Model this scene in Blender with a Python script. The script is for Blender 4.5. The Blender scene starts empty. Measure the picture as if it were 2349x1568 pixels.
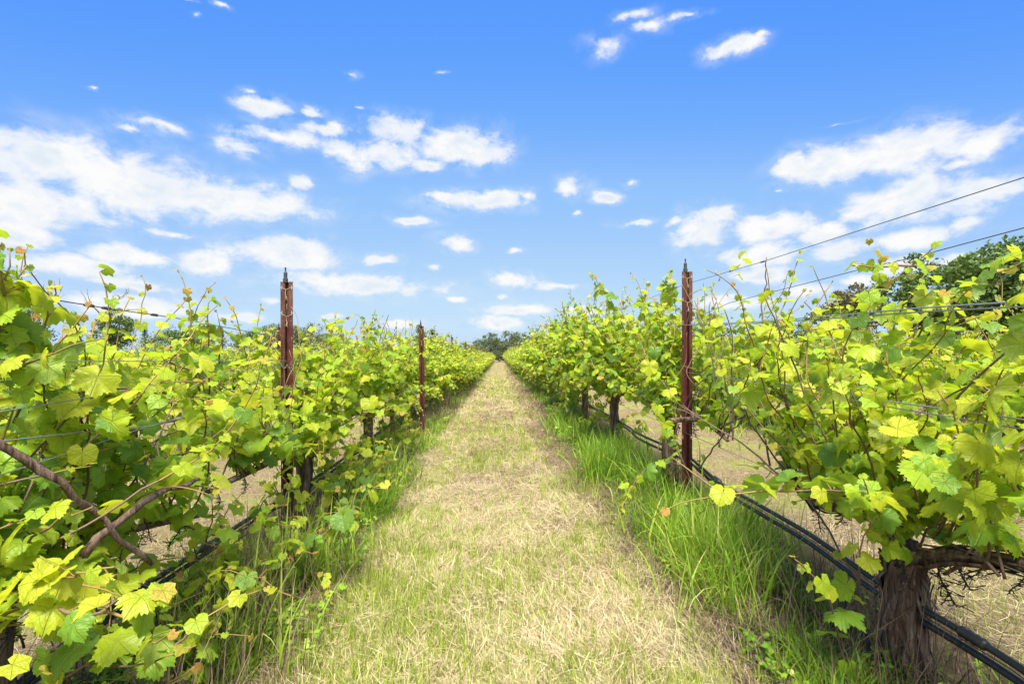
import bpy, math, random
import numpy as np
from mathutils import Matrix, Vector
R = math.radians
scn = bpy.context.scene
COL = scn.collection
rng = np.random.default_rng(11)

# ------------------------------------------------------------------ camera
CAM_H = 1.37
cd = bpy.data.cameras.new('camera'); cam = bpy.data.objects.new('camera', cd); COL.objects.link(cam)
cd.sensor_width = 36.0; cd.lens = 36.0 * 480 / 1024; cd.clip_start = 0.05; cd.clip_end = 3000
cam.location = (0, 0, CAM_H); cam.rotation_euler = (R(90.4), 0, R(-1.55)); cd.shift_y = 10.0 / 1024
scn.camera = cam

# ------------------------------------------------------------------ light
SUN_EL, SUN_AZ = 61.0, 182.0            # azimuth clockwise from +Y: behind the camera, a little to the left
SKY_STRENGTH, SUN_STRENGTH = 0.15, 5.0
scn.view_settings.view_transform = 'Standard'; scn.view_settings.look = 'None'
scn.view_settings.gamma = 1.0; scn.view_settings.exposure = 1.25; scn.view_settings.use_curve_mapping = False
sl = bpy.data.lights.new('sun', 'SUN'); sun = bpy.data.objects.new('sun', sl); COL.objects.link(sun)
sl.energy = SUN_STRENGTH; sl.angle = R(24); sl.color = (1.0, 0.95, 0.86)
sdir = Vector((math.sin(R(SUN_AZ)) * math.cos(R(SUN_EL)), math.cos(R(SUN_AZ)) * math.cos(R(SUN_EL)), math.sin(R(SUN_EL))))
sun.rotation_euler = sdir.to_track_quat('Z', 'Y').to_euler(); sun.location = (0, 0, 30)
scn.cycles.max_bounces = 7; scn.cycles.diffuse_bounces = 4; scn.cycles.transmission_bounces = 4
scn.cycles.transparent_max_bounces = 8; scn.cycles.caustics_reflective = False; scn.cycles.caustics_refractive = False
scn.cycles.sample_clamp_indirect = 6.0

class NT:
    def __init__(s, tree): s.t = tree; s.n = tree.nodes; s.l = tree.links; s.n.clear()
    def add(s, typ, **kw):
        n = s.n.new(typ)
        for k, v in kw.items(): setattr(n, k, v)
        return n
    def put(s, sock, v):
        if isinstance(v, bpy.types.NodeSocket): s.l.new(v, sock)
        else: sock.default_value = v
    def math(s, op, a, b=None, c=None, clamp=False):
        n = s.add('ShaderNodeMath', operation=op, use_clamp=clamp); s.put(n.inputs[0], a)
        if b is not None: s.put(n.inputs[1], b)
        if c is not None: s.put(n.inputs[2], c)
        return n.outputs[0]
    def vmath(s, op, a, b=None, scale=None):
        n = s.add('ShaderNodeVectorMath', operation=op); s.put(n.inputs[0], a)
        if b is not None: s.put(n.inputs[1], b)
        if scale is not None: s.put(n.inputs['Scale'], scale)
        return n.outputs['Value'] if op in ('LENGTH', 'DOT_PRODUCT') else n.outputs[0]
    def noise(s, vec, scale, detail=4, rough=0.5, dist=0.0, out=0):
        n = s.add('ShaderNodeTexNoise'); s.put(n.inputs['Vector'], vec); n.inputs['Scale'].default_value = scale
        n.inputs['Detail'].default_value = detail; n.inputs['Roughness'].default_value = rough
        n.inputs['Distortion'].default_value = dist
        return n.outputs[out]
    def ramp(s, fac, stops, interp='LINEAR'):
        n = s.add('ShaderNodeValToRGB'); cr = n.color_ramp; cr.interpolation = interp; s.put(n.inputs[0], fac)
        while len(cr.elements) < len(stops): cr.elements.new(0.5)
        for e, (p, c) in zip(cr.elements, stops):
            e.position = p; e.color = (c, c, c, 1) if not isinstance(c, tuple) else (*c, 1)
        return n.outputs[0]
    def mix(s, fac, a, b, blend='MIX'):
        n = s.add('ShaderNodeMix', data_type='RGBA', blend_type=blend)
        s.put(n.inputs[0], fac)
        s.put(n.inputs[6], a if isinstance(a, bpy.types.NodeSocket) else (*a, 1))
        s.put(n.inputs[7], b if isinstance(b, bpy.types.NodeSocket) else (*b, 1))
        return n.outputs[2]
    def maprange(s, v, a, b, c, d, interp='SMOOTHSTEP'):
        n = s.add('ShaderNodeMapRange', interpolation_type=interp); s.put(n.inputs[0], v)
        for i, q in enumerate((a, b, c, d)): s.put(n.inputs[i + 1], q)
        return n.outputs[0]

# ------------------------------------------------------------------ sky with clouds (by compass direction and elevation)
CLOUDS = [  # x, y, rx, ry in the photograph's 2349-wide view (turned into azimuth / elevation below), thinness
    (110, 375, 175, 66, 0), (330, 430, 215, 68, 0), (560, 462, 160, 44, 0), (90, 470, 185, 60, 0), (20, 330, 95, 50, .1), (45, 545, 130, 36, .12),
    (610, 252, 66, 26, .12), (713, 262, 27, 15, .1), (640, 320, 120, 32, .2), (560, 345, 60, 32, .25), (690, 420, 40, 18, .3), (380, 300, 90, 20, .5),
    (920, 300, 80, 46, .18), (1060, 335, 100, 48, .06), (890, 355, 64, 30, .04), (800, 355, 60, 40, .2), (980, 375, 60, 18, .2), (760, 300, 100, 22, .35),
    (1100, 460, 100, 24, 0), (1010, 448, 34, 14, .1), (1212, 446, 30, 20, .18), (1302, 425, 42, 30, .3), (1392, 448, 26, 12, .12), (1456, 503, 44, 12, .12), (1327, 481, 12, 8, .2), (1455, 411, 18, 9, .4),
    (955, 504, 42, 12, .12), (1046, 556, 36, 21, .1), (1189, 571, 20, 9, .16), (875, 594, 44, 16, .14), (1003, 610, 22, 8, .35), (405, 538, 60, 12, .25),
    (180, 618, 110, 30, 0), (330, 590, 130, 26, .08), (470, 600, 70, 30, 0), (655, 580, 118, 36, 0), (330, 655, 100, 16, .1), (300, 700, 140, 28, 0), (830, 655, 165, 28, 0), (730, 640, 60, 18, 0), (570, 728, 52, 14, .1), (1040, 686, 28, 9, .2), (410, 715, 60, 18, .1),
    (1180, 640, 46, 18, 0), (1292, 652, 58, 12, .06), (1180, 711, 72, 16, 0), (1146, 742, 72, 16, 0), (914, 742, 44, 11, .1), (1330, 712, 58, 13, .08), (760, 725, 20, 8, .2), (620, 690, 40, 12, .3), (1157, 679, 12, 6, .3),
    (1940, 365, 130, 50, 0), (2120, 330, 190, 56, 0), (1825, 368, 44, 32, .08), (2290, 315, 90, 42, .08), (2230, 365, 60, 16, .25),
    (2050, 465, 130, 48, 0), (2240, 440, 104, 48, 0), (1620, 518, 64, 44, .03), (1775, 518, 92, 36, 0), (1905, 528, 60, 26, .1), (1548, 505, 36, 14, .3),
    (1745, 580, 104, 28, 0), (1740, 622, 74, 20, .04), (1950, 562, 76, 24, .08), (2130, 535, 120, 30, .1), (2250, 505, 50, 24, .12), (2090, 602, 86, 24, 0), (1880, 665, 70, 24, .06), (1690, 690, 80, 20, .06), (2230, 590, 70, 22, .1), (1990, 640, 60, 18, .2),
    (1385, 98, 46, 40, .3), (1490, 54, 42, 17, .24), (1440, 30, 70, 26, .5), (1698, 96, 58, 28, .06), (1745, 72, 30, 16, .14), (1590, 22, 56, 14, .42), (505, 23, 26, 9, .3), (452, 42, 16, 9, .45), (810, 178, 30, 14, .5), (435, 4, 24, 6, .4),
    (575, 215, 30, 14, .5), (318, 312, 34, 18, .45), (828, 256, 20, 9, .3), (208, 212, 12, 8, .5), (1800, 433, 22, 10, .4), (1960, 262, 50, 8, .55), (1010, 166, 20, 7, .55)]
def build_world():
    w = bpy.data.worlds.new('World'); scn.world = w; w.use_nodes = True; t = NT(w.node_tree)
    sky = t.add('ShaderNodeTexSky', sky_type='NISHITA'); sky.sun_disc = False
    sky.sun_elevation = R(SUN_EL); sky.sun_rotation = R(SUN_AZ); sky.altitude = 60; sky.air_density = 1.0; sky.dust_density = 0.6; sky.ozone_density = 2.0
    tc = t.add('ShaderNodeTexCoord'); d = t.vmath('NORMALIZE', tc.outputs['Generated'])
    sp = t.add('ShaderNodeSeparateXYZ'); t.put(sp.inputs[0], d)
    az = t.math('ARCTAN2', sp.outputs[0], sp.outputs[1]); el = t.math('ARCSINE', sp.outputs[2])
    cb = t.add('ShaderNodeCombineXYZ'); t.put(cb.inputs[0], az); t.put(cb.inputs[1], el); P = cb.outputs[0]
    # warp for ragged edges
    mp = t.add('ShaderNodeMapping'); t.put(mp.inputs[0], P); mp.inputs['Scale'].default_value = (1, 1.5, 1); PN = mp.outputs[0]
    w1 = t.vmath('SUBTRACT', t.noise(PN, 9, 5, 0.6, out=1), (0.5, 0.5, 0.5))
    w2 = t.vmath('MULTIPLY', w1, (0.085, 0.04, 0.0))
    Q = t.vmath('ADD', P, w2)
    best = None
    for ci, (x, y, rx, ry, thin) in enumerate(CLOUDS):
        if ci and ci % 25 == 0: Q = t.vmath('ADD', Q, t.vmath('SCALE', (1, 1, 0), scale=t.math('MULTIPLY', best, 1e-9)))   # keeps the shader stack small
        k = 1024 / 2349
        dx, dy, hx, hy = (x * k - 499), (355 - y * k), rx * k, ry * k
        h = math.hypot(480, dx); a0 = math.atan2(dx, 480); e0 = math.atan2(dy, h)
        ra = hx * 480 / (h * h); re = hy * h / (h * h + dy * dy)
        m = t.add('ShaderNodeMapping', vector_type='TEXTURE'); t.put(m.inputs[0], Q)
        m.inputs['Location'].default_value = (a0, e0, 0); m.inputs['Scale'].default_value = (ra * 1.18, re * 1.06, 1)
        L = t.vmath('LENGTH', m.outputs[0])
        if thin: L = t.math('ADD', L, thin)
        best = L if best is None else t.math('SMOOTH_MIN', best, L, 0.10)
    body = t.math('SUBTRACT', 1.0, best)
    # the rest of the sky carries clouds of the same kind
    gen = t.noise(PN, 2.6, 3, 0.5)
    genf = t.maprange(gen, 0.54, 0.70, -0.5, 0.7, 'LINEAR')
    out_az = t.maprange(t.math('ABSOLUTE', az), 0.86, 1.1, 0, 1)
    genf = t.math('ADD', genf, t.math('MULTIPLY', t.math('SUBTRACT', out_az, 1.0), 3.0))
    body = t.math('MAXIMUM', body, genf)
    fine = t.noise(PN, 16, 7, 0.62, 0.3)
    mid = t.noise(PN, 6.5, 4, 0.55, 0.2)
    dens = t.math('MULTIPLY_ADD', t.math('SUBTRACT', fine, 0.5), 2.1, t.math('MULTIPLY_ADD', t.math('SUBTRACT', mid, 0.5), 1.0, t.math('ADD', body, 0.07)))
    alpha = t.math('POWER', t.maprange(dens, -0.10, 0.70, 0.0, 1.0), 0.85)
    veil = t.math('MULTIPLY', t.maprange(t.math('MULTIPLY_ADD', t.math('SUBTRACT', mid, 0.5), 2.2, body), -0.8, 0.5, 0.0, 1.0), t.maprange(fine, 0.34, 0.66, 0.0, 0.42))
    alpha = t.math('MAXIMUM', alpha, veil)
    low = t.maprange(el, 0.0, 0.06, 0.0, 1.0)
    # light and shade inside a cloud
    mp2 = t.add('ShaderNodeMapping'); t.put(mp2.inputs[0], PN); mp2.inputs['Location'].default_value = (0.012, -0.03, 0)
    sh = t.noise(mp2.outputs[0], 11, 5, 0.6)
    thick = t.maprange(dens, 0.2, 1.1, 0.0, 1.0)
    shade = t.math('MULTIPLY', t.maprange(sh, 0.40, 0.62, 0, 1), thick)
    cwhite = t.mix(shade, (1.0, 1.0, 1.0), (0.76, 0.85, 0.95))
    CL = 0.98 / (SKY_STRENGTH * 2 ** scn.view_settings.exposure)
    cloud = t.mix(1.0, cwhite, (CL, CL, CL), 'MULTIPLY')
    # sky: deepen the blue with elevation as the photograph shows
    g = t.add('ShaderNodeSeparateColor'); t.put(g.inputs[0], sky.outputs[0])
    # the sky is a deeper blue at right angles to the sun, which stands behind the camera
    ca = t.math('COSINE', az); polar = t.math('MULTIPLY', t.math('MULTIPLY_ADD', t.math('MULTIPLY', ca, ca), 0.35, 0.65), 0.125)
    def chan(i, pts): return t.math('MULTIPLY', t.ramp(t.math('MULTIPLY', g.outputs[i], polar), [(x / 8, y / 8) for x, y in pts]), 8.0 * 0.2196 / (SKY_STRENGTH * 2 ** scn.view_settings.exposure))
    cc = t.add('ShaderNodeCombineColor')
    t.put(cc.inputs[0], chan(0, [(0, 0), (0.6, 0.28), (0.88, 0.42), (1.0, 0.56), (1.15, 0.75), (1.5, 1.30), (2.4, 1.87), (3.7, 2.4), (6.0, 2.65)]))
    t.put(cc.inputs[1], chan(1, [(0, 0), (1.2, 1.2), (1.5, 1.50), (1.9, 1.92), (2.5, 2.50), (3.9, 3.0), (5.4, 3.4), (7.0, 3.5)]))
    t.put(cc.inputs[2], chan(2, [(0, 0), (1.2, 3.2), (2.6, 4.5), (6.5, 4.4)]))
    col = t.mix(alpha, cc.outputs[0], cloud)
    bg = t.add('ShaderNodeBackground'); t.put(bg.inputs[0], col); bg.inputs[1].default_value = SKY_STRENGTH
    o = t.add('ShaderNodeOutputWorld'); t.l.new(bg.outputs[0], o.inputs[0])
    w.cycles.sampling_method = 'MANUAL'; w.cycles.sample_map_resolution = 512
build_world()

# ------------------------------------------------------------------ helpers
def nrm(v): return v / (np.linalg.norm(v, axis=-1, keepdims=True) + 1e-12)
ROW_X = [1.61, 4.84, 8.07, 11.30, 14.53, -1.62, -4.85, -8.08, -11.31, -14.54]
def ground_z(x, y):
    x = np.asarray(x, float); y = np.asarray(y, float)
    z = 0.08 * np.tanh(x / 1.2)
    z = z + 0.012 * np.sin(x * 2.3 + y * 1.1) + 0.012 * np.sin(y * 1.7 - x * 1.9 + 1.0) + 0.018 * np.sin(y * 0.55 + 0.6)
    f = np.abs(((x - 1.61) / 3.23 + 0.5) % 1.0 - 0.5) * 3.23            # distance to the nearest row
    z = z + 0.05 * np.exp(-(f / 0.42) ** 2) * np.where(np.abs(x) < 17, 1, 0)
    return z

class MB:
    """collects triangles and links them as one mesh object"""
    def __init__(s): s.v = []; s.f = []; s.m = []; s.uv = []; s.n = 0
    def add(s, V, F, mat=0, uv=None):
        V = np.asarray(V, np.float32).reshape(-1, 3); F = np.asarray(F, np.int32).reshape(-1, 3)
        s.v.append(V); s.f.append(F + s.n); s.n += len(V)
        s.m.append(np.full(len(F), mat, np.int32) if np.isscalar(mat) else np.asarray(mat, np.int32))
        s.uv.append(np.zeros((len(V), 2), np.float32) if uv is None else np.asarray(uv, np.float32))
        return s
    def quads(s, V, Q, mat=0, uv=None):
        Q = np.asarray(Q, np.int32).reshape(-1, 4)
        return s.add(V, np.concatenate([Q[:, [0, 1, 2]], Q[:, [0, 2, 3]]]), mat, uv)
    def box(s, c, d, mat=0):
        c = np.array(c, float); d = np.array(d, float) / 2
        V = np.array([[i, j, k] for i in (-1, 1) for j in (-1, 1) for k in (-1, 1)]) * d + c
        return s.quads(V, [[0, 1, 3, 2], [4, 6, 7, 5], [0, 4, 5, 1], [2, 3, 7, 6], [0, 2, 6, 4], [1, 5, 7, 3]], mat)
    def tube(s, P, rad, sides=6, mat=0, cap=True, rough=0.0, rg=None):
        P = np.asarray(P, float); n = len(P); rad = np.broadcast_to(np.asarray(rad, float), (n,))
        T = np.gradient(P, axis=0); T = nrm(T)
        up = np.array([0, 0, 1.0]) if abs(T[0][2]) < 0.9 else np.array([1.0, 0, 0])
        A = np.zeros((n, 3)); B = np.zeros((n, 3))
        a = nrm(np.cross(up, T[0]))
        for i in range(n):
            a = a - T[i] * np.dot(a, T[i]); a = nrm(a); A[i] = a; B[i] = np.cross(T[i], a)
        th = np.linspace(0, 2 * np.pi, sides, endpoint=False)
        rr = rad[:, None] * np.ones(sides)
        if rough and rg is not None:
            ridge = rg.normal(0, 1, sides); rr = rr * (1 + rough * (0.6 * ridge[None, :] + 0.5 * rg.normal(0, 1, (n, sides))))
        V = P[:, None, :] + rr[:, :, None] * (np.cos(th)[None, :, None] * A[:, None, :] + np.sin(th)[None, :, None] * B[:, None, :])
        V = V.reshape(-1, 3)
        i = np.arange(n - 1)[:, None] * sides; j = np.arange(sides)[None, :]; k = (j + 1) % sides
        Q = np.stack([i + j, i + k, i + sides + k, i + sides + j], -1).reshape(-1, 4)
        F = np.concatenate([Q[:, [0, 1, 2]], Q[:, [0, 2, 3]]])
        if cap:
            V = np.concatenate([V, P[:1], P[-1:]]); c0, c1 = n * sides, n * sides + 1
            j = np.arange(sides); k = (j + 1) % sides
            F = np.concatenate([F, np.stack([k, j, np.full(sides, c0)], -1), np.stack([(n - 1) * sides + j, (n - 1) * sides + k, np.full(sides, c1)], -1)])
        if not np.isscalar(mat):       # material per segment
            seg = np.tile(np.repeat(np.asarray(mat)[:n - 1], sides), 2)
            mat = np.concatenate([seg, np.full(len(F) - len(seg), seg[-1])])
        return s.add(V, F, mat)
    def lathe(s, prof, c=(0, 0, 0), sides=12, mat=0):
        prof = np.array(prof, float)
        P = np.stack([np.zeros(len(prof)), np.zeros(len(prof)), prof[:, 1]], -1) + np.array(c)
        th = np.linspace(0, 2 * np.pi, sides, endpoint=False); n = len(prof)
        V = P[:, None, :] + prof[:, 0][:, None, None] * np.stack([np.cos(th), np.sin(th), 0 * th], -1)[None]
        V = V.reshape(-1, 3)
        i = np.arange(n - 1)[:, None] * sides; j = np.arange(sides)[None, :]; k = (j + 1) % sides
        return s.quads(V, np.stack([i + j, i + k, i + sides + k, i + sides + j], -1).reshape(-1, 4), mat)
    def mesh(s, name, mats, smooth=False):
        me = bpy.data.meshes.new(name)
        V = np.concatenate(s.v); F = np.concatenate(s.f); M = np.concatenate(s.m); U = np.concatenate(s.uv)
        me.vertices.add(len(V)); me.vertices.foreach_set('co', V.ravel())
        me.loops.add(len(F) * 3); me.loops.foreach_set('vertex_index', F.ravel())
        me.polygons.add(len(F)); me.polygons.foreach_set('loop_start', np.arange(0, len(F) * 3, 3, dtype=np.int32))
        me.polygons.foreach_set('material_index', M)
        me.polygons.foreach_set('use_smooth', np.full(len(F), smooth))
        uv = me.uv_layers.new(name='UVMap'); uv.data.foreach_set('uv', U[F.ravel()].ravel())
        for m in (mats if isinstance(mats, (list, tuple)) else [mats]): me.materials.append(m)
        me.update(); me.validate()
        return me
    def build(s, name, mats, parent=None, smooth=False): return link(name, s.mesh(name, mats, smooth), parent)
def link(name, me, parent=None, mat4=None):
    o = bpy.data.objects.new(name, me); COL.objects.link(o)
    if parent is not None: o.parent = parent
    if mat4 is not None: o.matrix_basis = mat4
    return o
def thing(name, label, cat, loc=(0, 0, 0), rz=0.0, group=None, scale=(1, 1, 1)):
    o = bpy.data.objects.new(name, None); COL.objects.link(o); o.empty_display_size = 0.2
    o.location = loc; o.rotation_euler = (0, 0, rz); o.scale = scale
    return tag(o, label, cat, group)
def tag(o, label, cat, group=None):
    o['label'] = label; o['category'] = cat
    if group: o['group'] = group
    return o
def kind(o, k): o['kind'] = k; return o
def smooth_path(pts, n):
    """Catmull-Rom through the points"""
    P = np.array(pts, float); Q = np.vstack([2 * P[0] - P[1], P, 2 * P[-1] - P[-2]])
    out = []
    for u in np.linspace(0, len(P) - 1 - 1e-6, n):
        i = int(u); t = u - i; a, b, c, d = Q[i:i + 4]
        out.append(0.5 * (2 * b + (c - a) * t + (2 * a - 5 * b + 4 * c - d) * t * t + (3 * b - a - 3 * c + d) * t ** 3))
    return np.array(out)
def at(px, py, y):
    """world point at distance y that the 1024-wide photograph shows at (px, py)"""
    return np.array([(px - 499) * y / 480, y, CAM_H + (355 - py) * y / 480])

# ------------------------------------------------------------------ materials
def new_mat(name):
    m = bpy.data.materials.new(name); m.use_nodes = True; return m, NT(m.node_tree)
def finish(t, shader):
    o = t.add('ShaderNodeOutputMaterial'); t.l.new(shader, o.inputs[0])
def principled(t, col, rough=0.6, spec=0.3, bump=None, bump_d=0.01, bump_s=0.6, metal=0.0):
    p = t.add('ShaderNodeBsdfPrincipled'); t.put(p.inputs['Base Color'], col if isinstance(col, bpy.types.NodeSocket) else (*col, 1))
    t.put(p.inputs['Roughness'], rough); t.put(p.inputs['Specular IOR Level'], spec); t.put(p.inputs['Metallic'], metal)
    if bump is not None:
        b = t.add('ShaderNodeBump'); b.inputs['Strength'].default_value = bump_s; b.inputs['Distance'].default_value = bump_d
        t.put(b.inputs['Height'], bump); t.l.new(b.outputs[0], p.inputs['Normal'])
    return p.outputs[0]
def rand_piece(t):
    g = t.add('ShaderNodeNewGeometry'); oi = t.add('ShaderNodeObjectInfo')
    return t.math('FRACT', t.math('ADD', g.outputs['Random Per Island'], oi.outputs['Random'])), g, oi

def leaf_mat(name, stops, trans, back=(0.30, 0.38, 0.14), veins=True, rough=0.42, tfac=0.44):
    m, t = new_mat(name); r, g, oi = rand_piece(t)
    col = t.ramp(r, stops)
    uv = t.add('ShaderNodeUVMap'); sp = t.add('ShaderNodeSeparateXYZ'); t.put(sp.inputs[0], uv.outputs[0])
    tc = t.add('ShaderNodeTexCoord')
    blot = t.noise(uv.outputs[0], 2.2, 4, 0.6)
    col = t.mix(t.maprange(blot, 0.35, 0.75, 0, 0.45), col, t.mix(0.5, col, stops[-1][1]))
    if veins:
        jit = t.vmath('SCALE', (13.0, 7.0, 3.0), scale=r)
        sp_ = t.noise(t.vmath('ADD', uv.outputs[0], jit), 4.2, 3, 0.55)
        rim = t.maprange(t.vmath('LENGTH', uv.outputs[0]), 0.5, 1.0, 0.0, 0.10)
        col = t.mix(t.math('MULTIPLY', t.maprange(t.math('ADD', sp_, rim), 0.70, 0.76, 0.0, 0.8), t.math('GREATER_THAN', r, 0.45)), col, (0.26, 0.15, 0.05))
    h = None
    if veins:
        ax = t.math('ABSOLUTE', sp.outputs[0]); y = sp.outputs[1]; best = ax
        for a in (0.93, 1.95):
            c, s_ = math.cos(a), math.sin(a)
            p = t.math('ABSOLUTE', t.math('SUBTRACT', t.math('MULTIPLY', ax, c), t.math('MULTIPLY', y, s_)))
            along = t.math('ADD', t.math('MULTIPLY', ax, s_), t.math('MULTIPLY', y, c))
            p = t.math('ADD', p, t.math('MULTIPLY', t.math('LESS_THAN', along, 0.0), 5.0))
            best = t.math('MINIMUM', best, p)
        # side veins, herring-bone along the five main ones
        ang = t.math('ARCTAN2', ax, y); rad = t.vmath('LENGTH', uv.outputs[0])
        side = t.math('SINE', t.math('ADD', t.math('MULTIPLY', rad, 26.0), t.math('MULTIPLY', t.math('ABSOLUTE', t.math('SINE', t.math('MULTIPLY', ang, 1.69))), 9.0)))
        vm = t.maprange(best, 0.0, 0.035, 1.0, 0.0)
        sv = t.maprange(side, 0.90, 1.0, 0.0, 0.30)
        vm2 = t.math('MAXIMUM', t.math('MULTIPLY', vm, 0.55), sv)
        col = t.mix(vm2, col, t.mix(0.5, col, (0.42, 0.50, 0.14)))
        h = t.math('ADD', t.math('MULTIPLY', vm2, -1.0), t.math('MULTIPLY', blot, 1.2))
    colb = t.mix(g.outputs['Backfacing'], col, t.mix(0.55, col, back))
    sh = principled(t, colb, rough, 0.36, h, 0.007, 0.7)
    tr = t.add('ShaderNodeBsdfTranslucent'); t.put(tr.inputs[0], t.mix(1.0, t.mix(0.35, col, trans), (1.5, 1.5, 1.0), 'MULTIPLY'))
    mx = t.add('ShaderNodeMixShader'); mx.inputs[0].default_value = tfac
    t.l.new(sh, mx.inputs[1]); t.l.new(tr.outputs[0], mx.inputs[2]); finish(t, mx.outputs[0])
    return m
M = {}
M['leaf'] = leaf_mat('vine_leaf_green', [(0, (0.062, 0.154, 0.028)), (0.22, (0.122, 0.267, 0.027)), (0.55, (0.273, 0.422, 0.023)), (1, (0.404, 0.514, 0.027))], (0.489, 0.597, 0.019))
M['leaf_b'] = leaf_mat('vine_leaf_yellow_green', [(0, (0.288, 0.404, 0.018)), (0.5, (0.384, 0.459, 0.022)), (1, (0.480, 0.496, 0.031))], (0.540, 0.558, 0.016))
M['leaf_t'] = leaf_mat('vine_leaf_young_tip', [(0, (0.434, 0.431, 0.045)), (0.6, (0.509, 0.422, 0.054)), (0.85, (0.471, 0.248, 0.063)), (1, (0.339, 0.138, 0.054))], (0.566, 0.422, 0.045))
LEAFM = [M['leaf'], M['leaf_b'], M['leaf_t']]

def mat_bark():
    m, t = new_mat('vine_bark'); tc = t.add('ShaderNodeTexCoord')
    mp = t.add('ShaderNodeMapping'); t.put(mp.inputs[0], tc.outputs['Object']); mp.inputs['Scale'].default_value = (1, 1, 0.14)
    a = t.noise(mp.outputs[0], 38, 6, 0.65, 0.6); b = t.noise(tc.outputs['Object'], 9, 4)
    col = t.ramp(a, [(0.3, (0.030, 0.019, 0.016)), (0.46, (0.135, 0.084, 0.062)), (0.6, (0.284, 0.196, 0.149)), (0.8, (0.486, 0.378, 0.297))])
    col = t.mix(t.maprange(b, 0.5, 0.75, 0, 0.5), col, (0.13, 0.055, 0.03))
    finish(t, principled(t, col, 0.9, 0.15, a, 0.02, 1.0)); return m
M['bark'] = mat_bark()
def mat_cane(name, c0, c1, rough=0.6):
    m, t = new_mat(name); tc = t.add('ShaderNodeTexCoord'); r, g, oi = rand_piece(t)
    a = t.noise(tc.outputs['Object'], 45, 4, 0.6)
    col = t.mix(t.math('MULTIPLY_ADD', a, 0.8, t.math('MULTIPLY', r, 0.25)), c0, c1)
    finish(t, principled(t, col, rough, 0.3, a, 0.003, 0.6)); return m
M['cane'] = mat_cane('brown_cane', (0.055, 0.032, 0.024), (0.24, 0.16, 0.115))
M['shoot'] = mat_cane('green_shoot', (0.22, 0.22, 0.05), (0.26, 0.10, 0.05))
M['petiole'] = mat_cane('petiole', (0.30, 0.27, 0.05), (0.30, 0.09, 0.05))
M['dead'] = mat_cane('dry_rachis', (0.016, 0.012, 0.012), (0.075, 0.055, 0.055), 0.9)
M['bleached'] = mat_cane('bleached_wood', (0.20, 0.18, 0.15), (0.42, 0.39, 0.34), 0.9)

def mat_rust():
    m, t = new_mat('rusty_red_steel'); tc = t.add('ShaderNodeTexCoord'); oi = t.add('ShaderNodeObjectInfo')
    v = t.vmath('ADD', tc.outputs['Object'], t.vmath('SCALE', (7.0, 3.0, 5.0), scale=oi.outputs['Random']))
    mp = t.add('ShaderNodeMapping'); t.put(mp.inputs[0], v); mp.inputs['Scale'].default_value = (1, 1, 0.35)
    a = t.noise(mp.outputs[0], 24, 6, 0.65); b = t.noise(v, 130, 4, 0.6); c = t.noise(mp.outputs[0], 5, 3)
    sp = t.add('ShaderNodeSeparateXYZ'); t.put(sp.inputs[0], tc.outputs['Object'])
    col = t.ramp(a, [(0.3, (0.027, 0.006, 0.005)), (0.5, (0.067, 0.010, 0.009)), (0.66, (0.094, 0.022, 0.014)), (0.8, (0.119, 0.042, 0.020))])
    col = t.mix(t.maprange(b, 0.52, 0.72, 0, 0.55), col, (0.035, 0.014, 0.010))
    up = t.math('ADD', sp.outputs[2], t.math('MULTIPLY', t.math('SUBTRACT', c, 0.5), 0.9))       # weathered to brown rust and lichen at the top and foot
    topf = t.math('MAXIMUM', t.maprange(up, 1.55, 1.95, 0.0, 0.75), t.maprange(up, 0.1, 0.55, 0.7, 0.0))
    col = t.mix(t.math('MULTIPLY', topf, t.maprange(a, 0.36, 0.62, 0.35, 1.0)), col, (0.13, 0.062, 0.032))
    col = t.mix(t.maprange(t.noise(v, 42, 5, 0.7), 0.60, 0.70, 0.0, 0.5), col, (0.26, 0.19, 0.12))
    finish(t, principled(t, col, 0.62, 0.35, t.math('ADD', a, b), 0.003, 0.6)); return m
M['rust'] = mat_rust()
def mat_simple(name, c0, c1, scale, rough, spec=0.4, metal=0.0, bd=0.002):
    m, t = new_mat(name); tc = t.add('ShaderNodeTexCoord'); a = t.noise(tc.outputs['Object'], scale, 5, 0.6)
    finish(t, principled(t, t.mix(a, c0, c1), rough, spec, a, bd, 0.4, metal)); return m
M['riser'] = mat_simple('dark_green_plastic', (0.022, 0.030, 0.028), (0.055, 0.068, 0.060), 40, 0.5)
M['hose'] = mat_simple('black_hose', (0.018, 0.018, 0.020), (0.052, 0.050, 0.050), 30, 0.42, 0.5)
M['wire'] = mat_simple('galvanised_wire', (0.22, 0.22, 0.22), (0.42, 0.42, 0.42), 60, 0.45, 0.5, 0.6)
M['wire_dk'] = mat_simple('dark_wire', (0.05, 0.045, 0.04), (0.13, 0.12, 0.11), 60, 0.6, 0.4, 0.4)
M['wire_rust'] = mat_simple('copper_brown_wire', (0.22, 0.09, 0.05), (0.36, 0.17, 0.10), 50, 0.6, 0.4, 0.3)
M['twine'] = mat_simple('pale_twine', (0.30, 0.22, 0.13), (0.48, 0.38, 0.24), 200, 0.9, 0.1)
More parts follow.
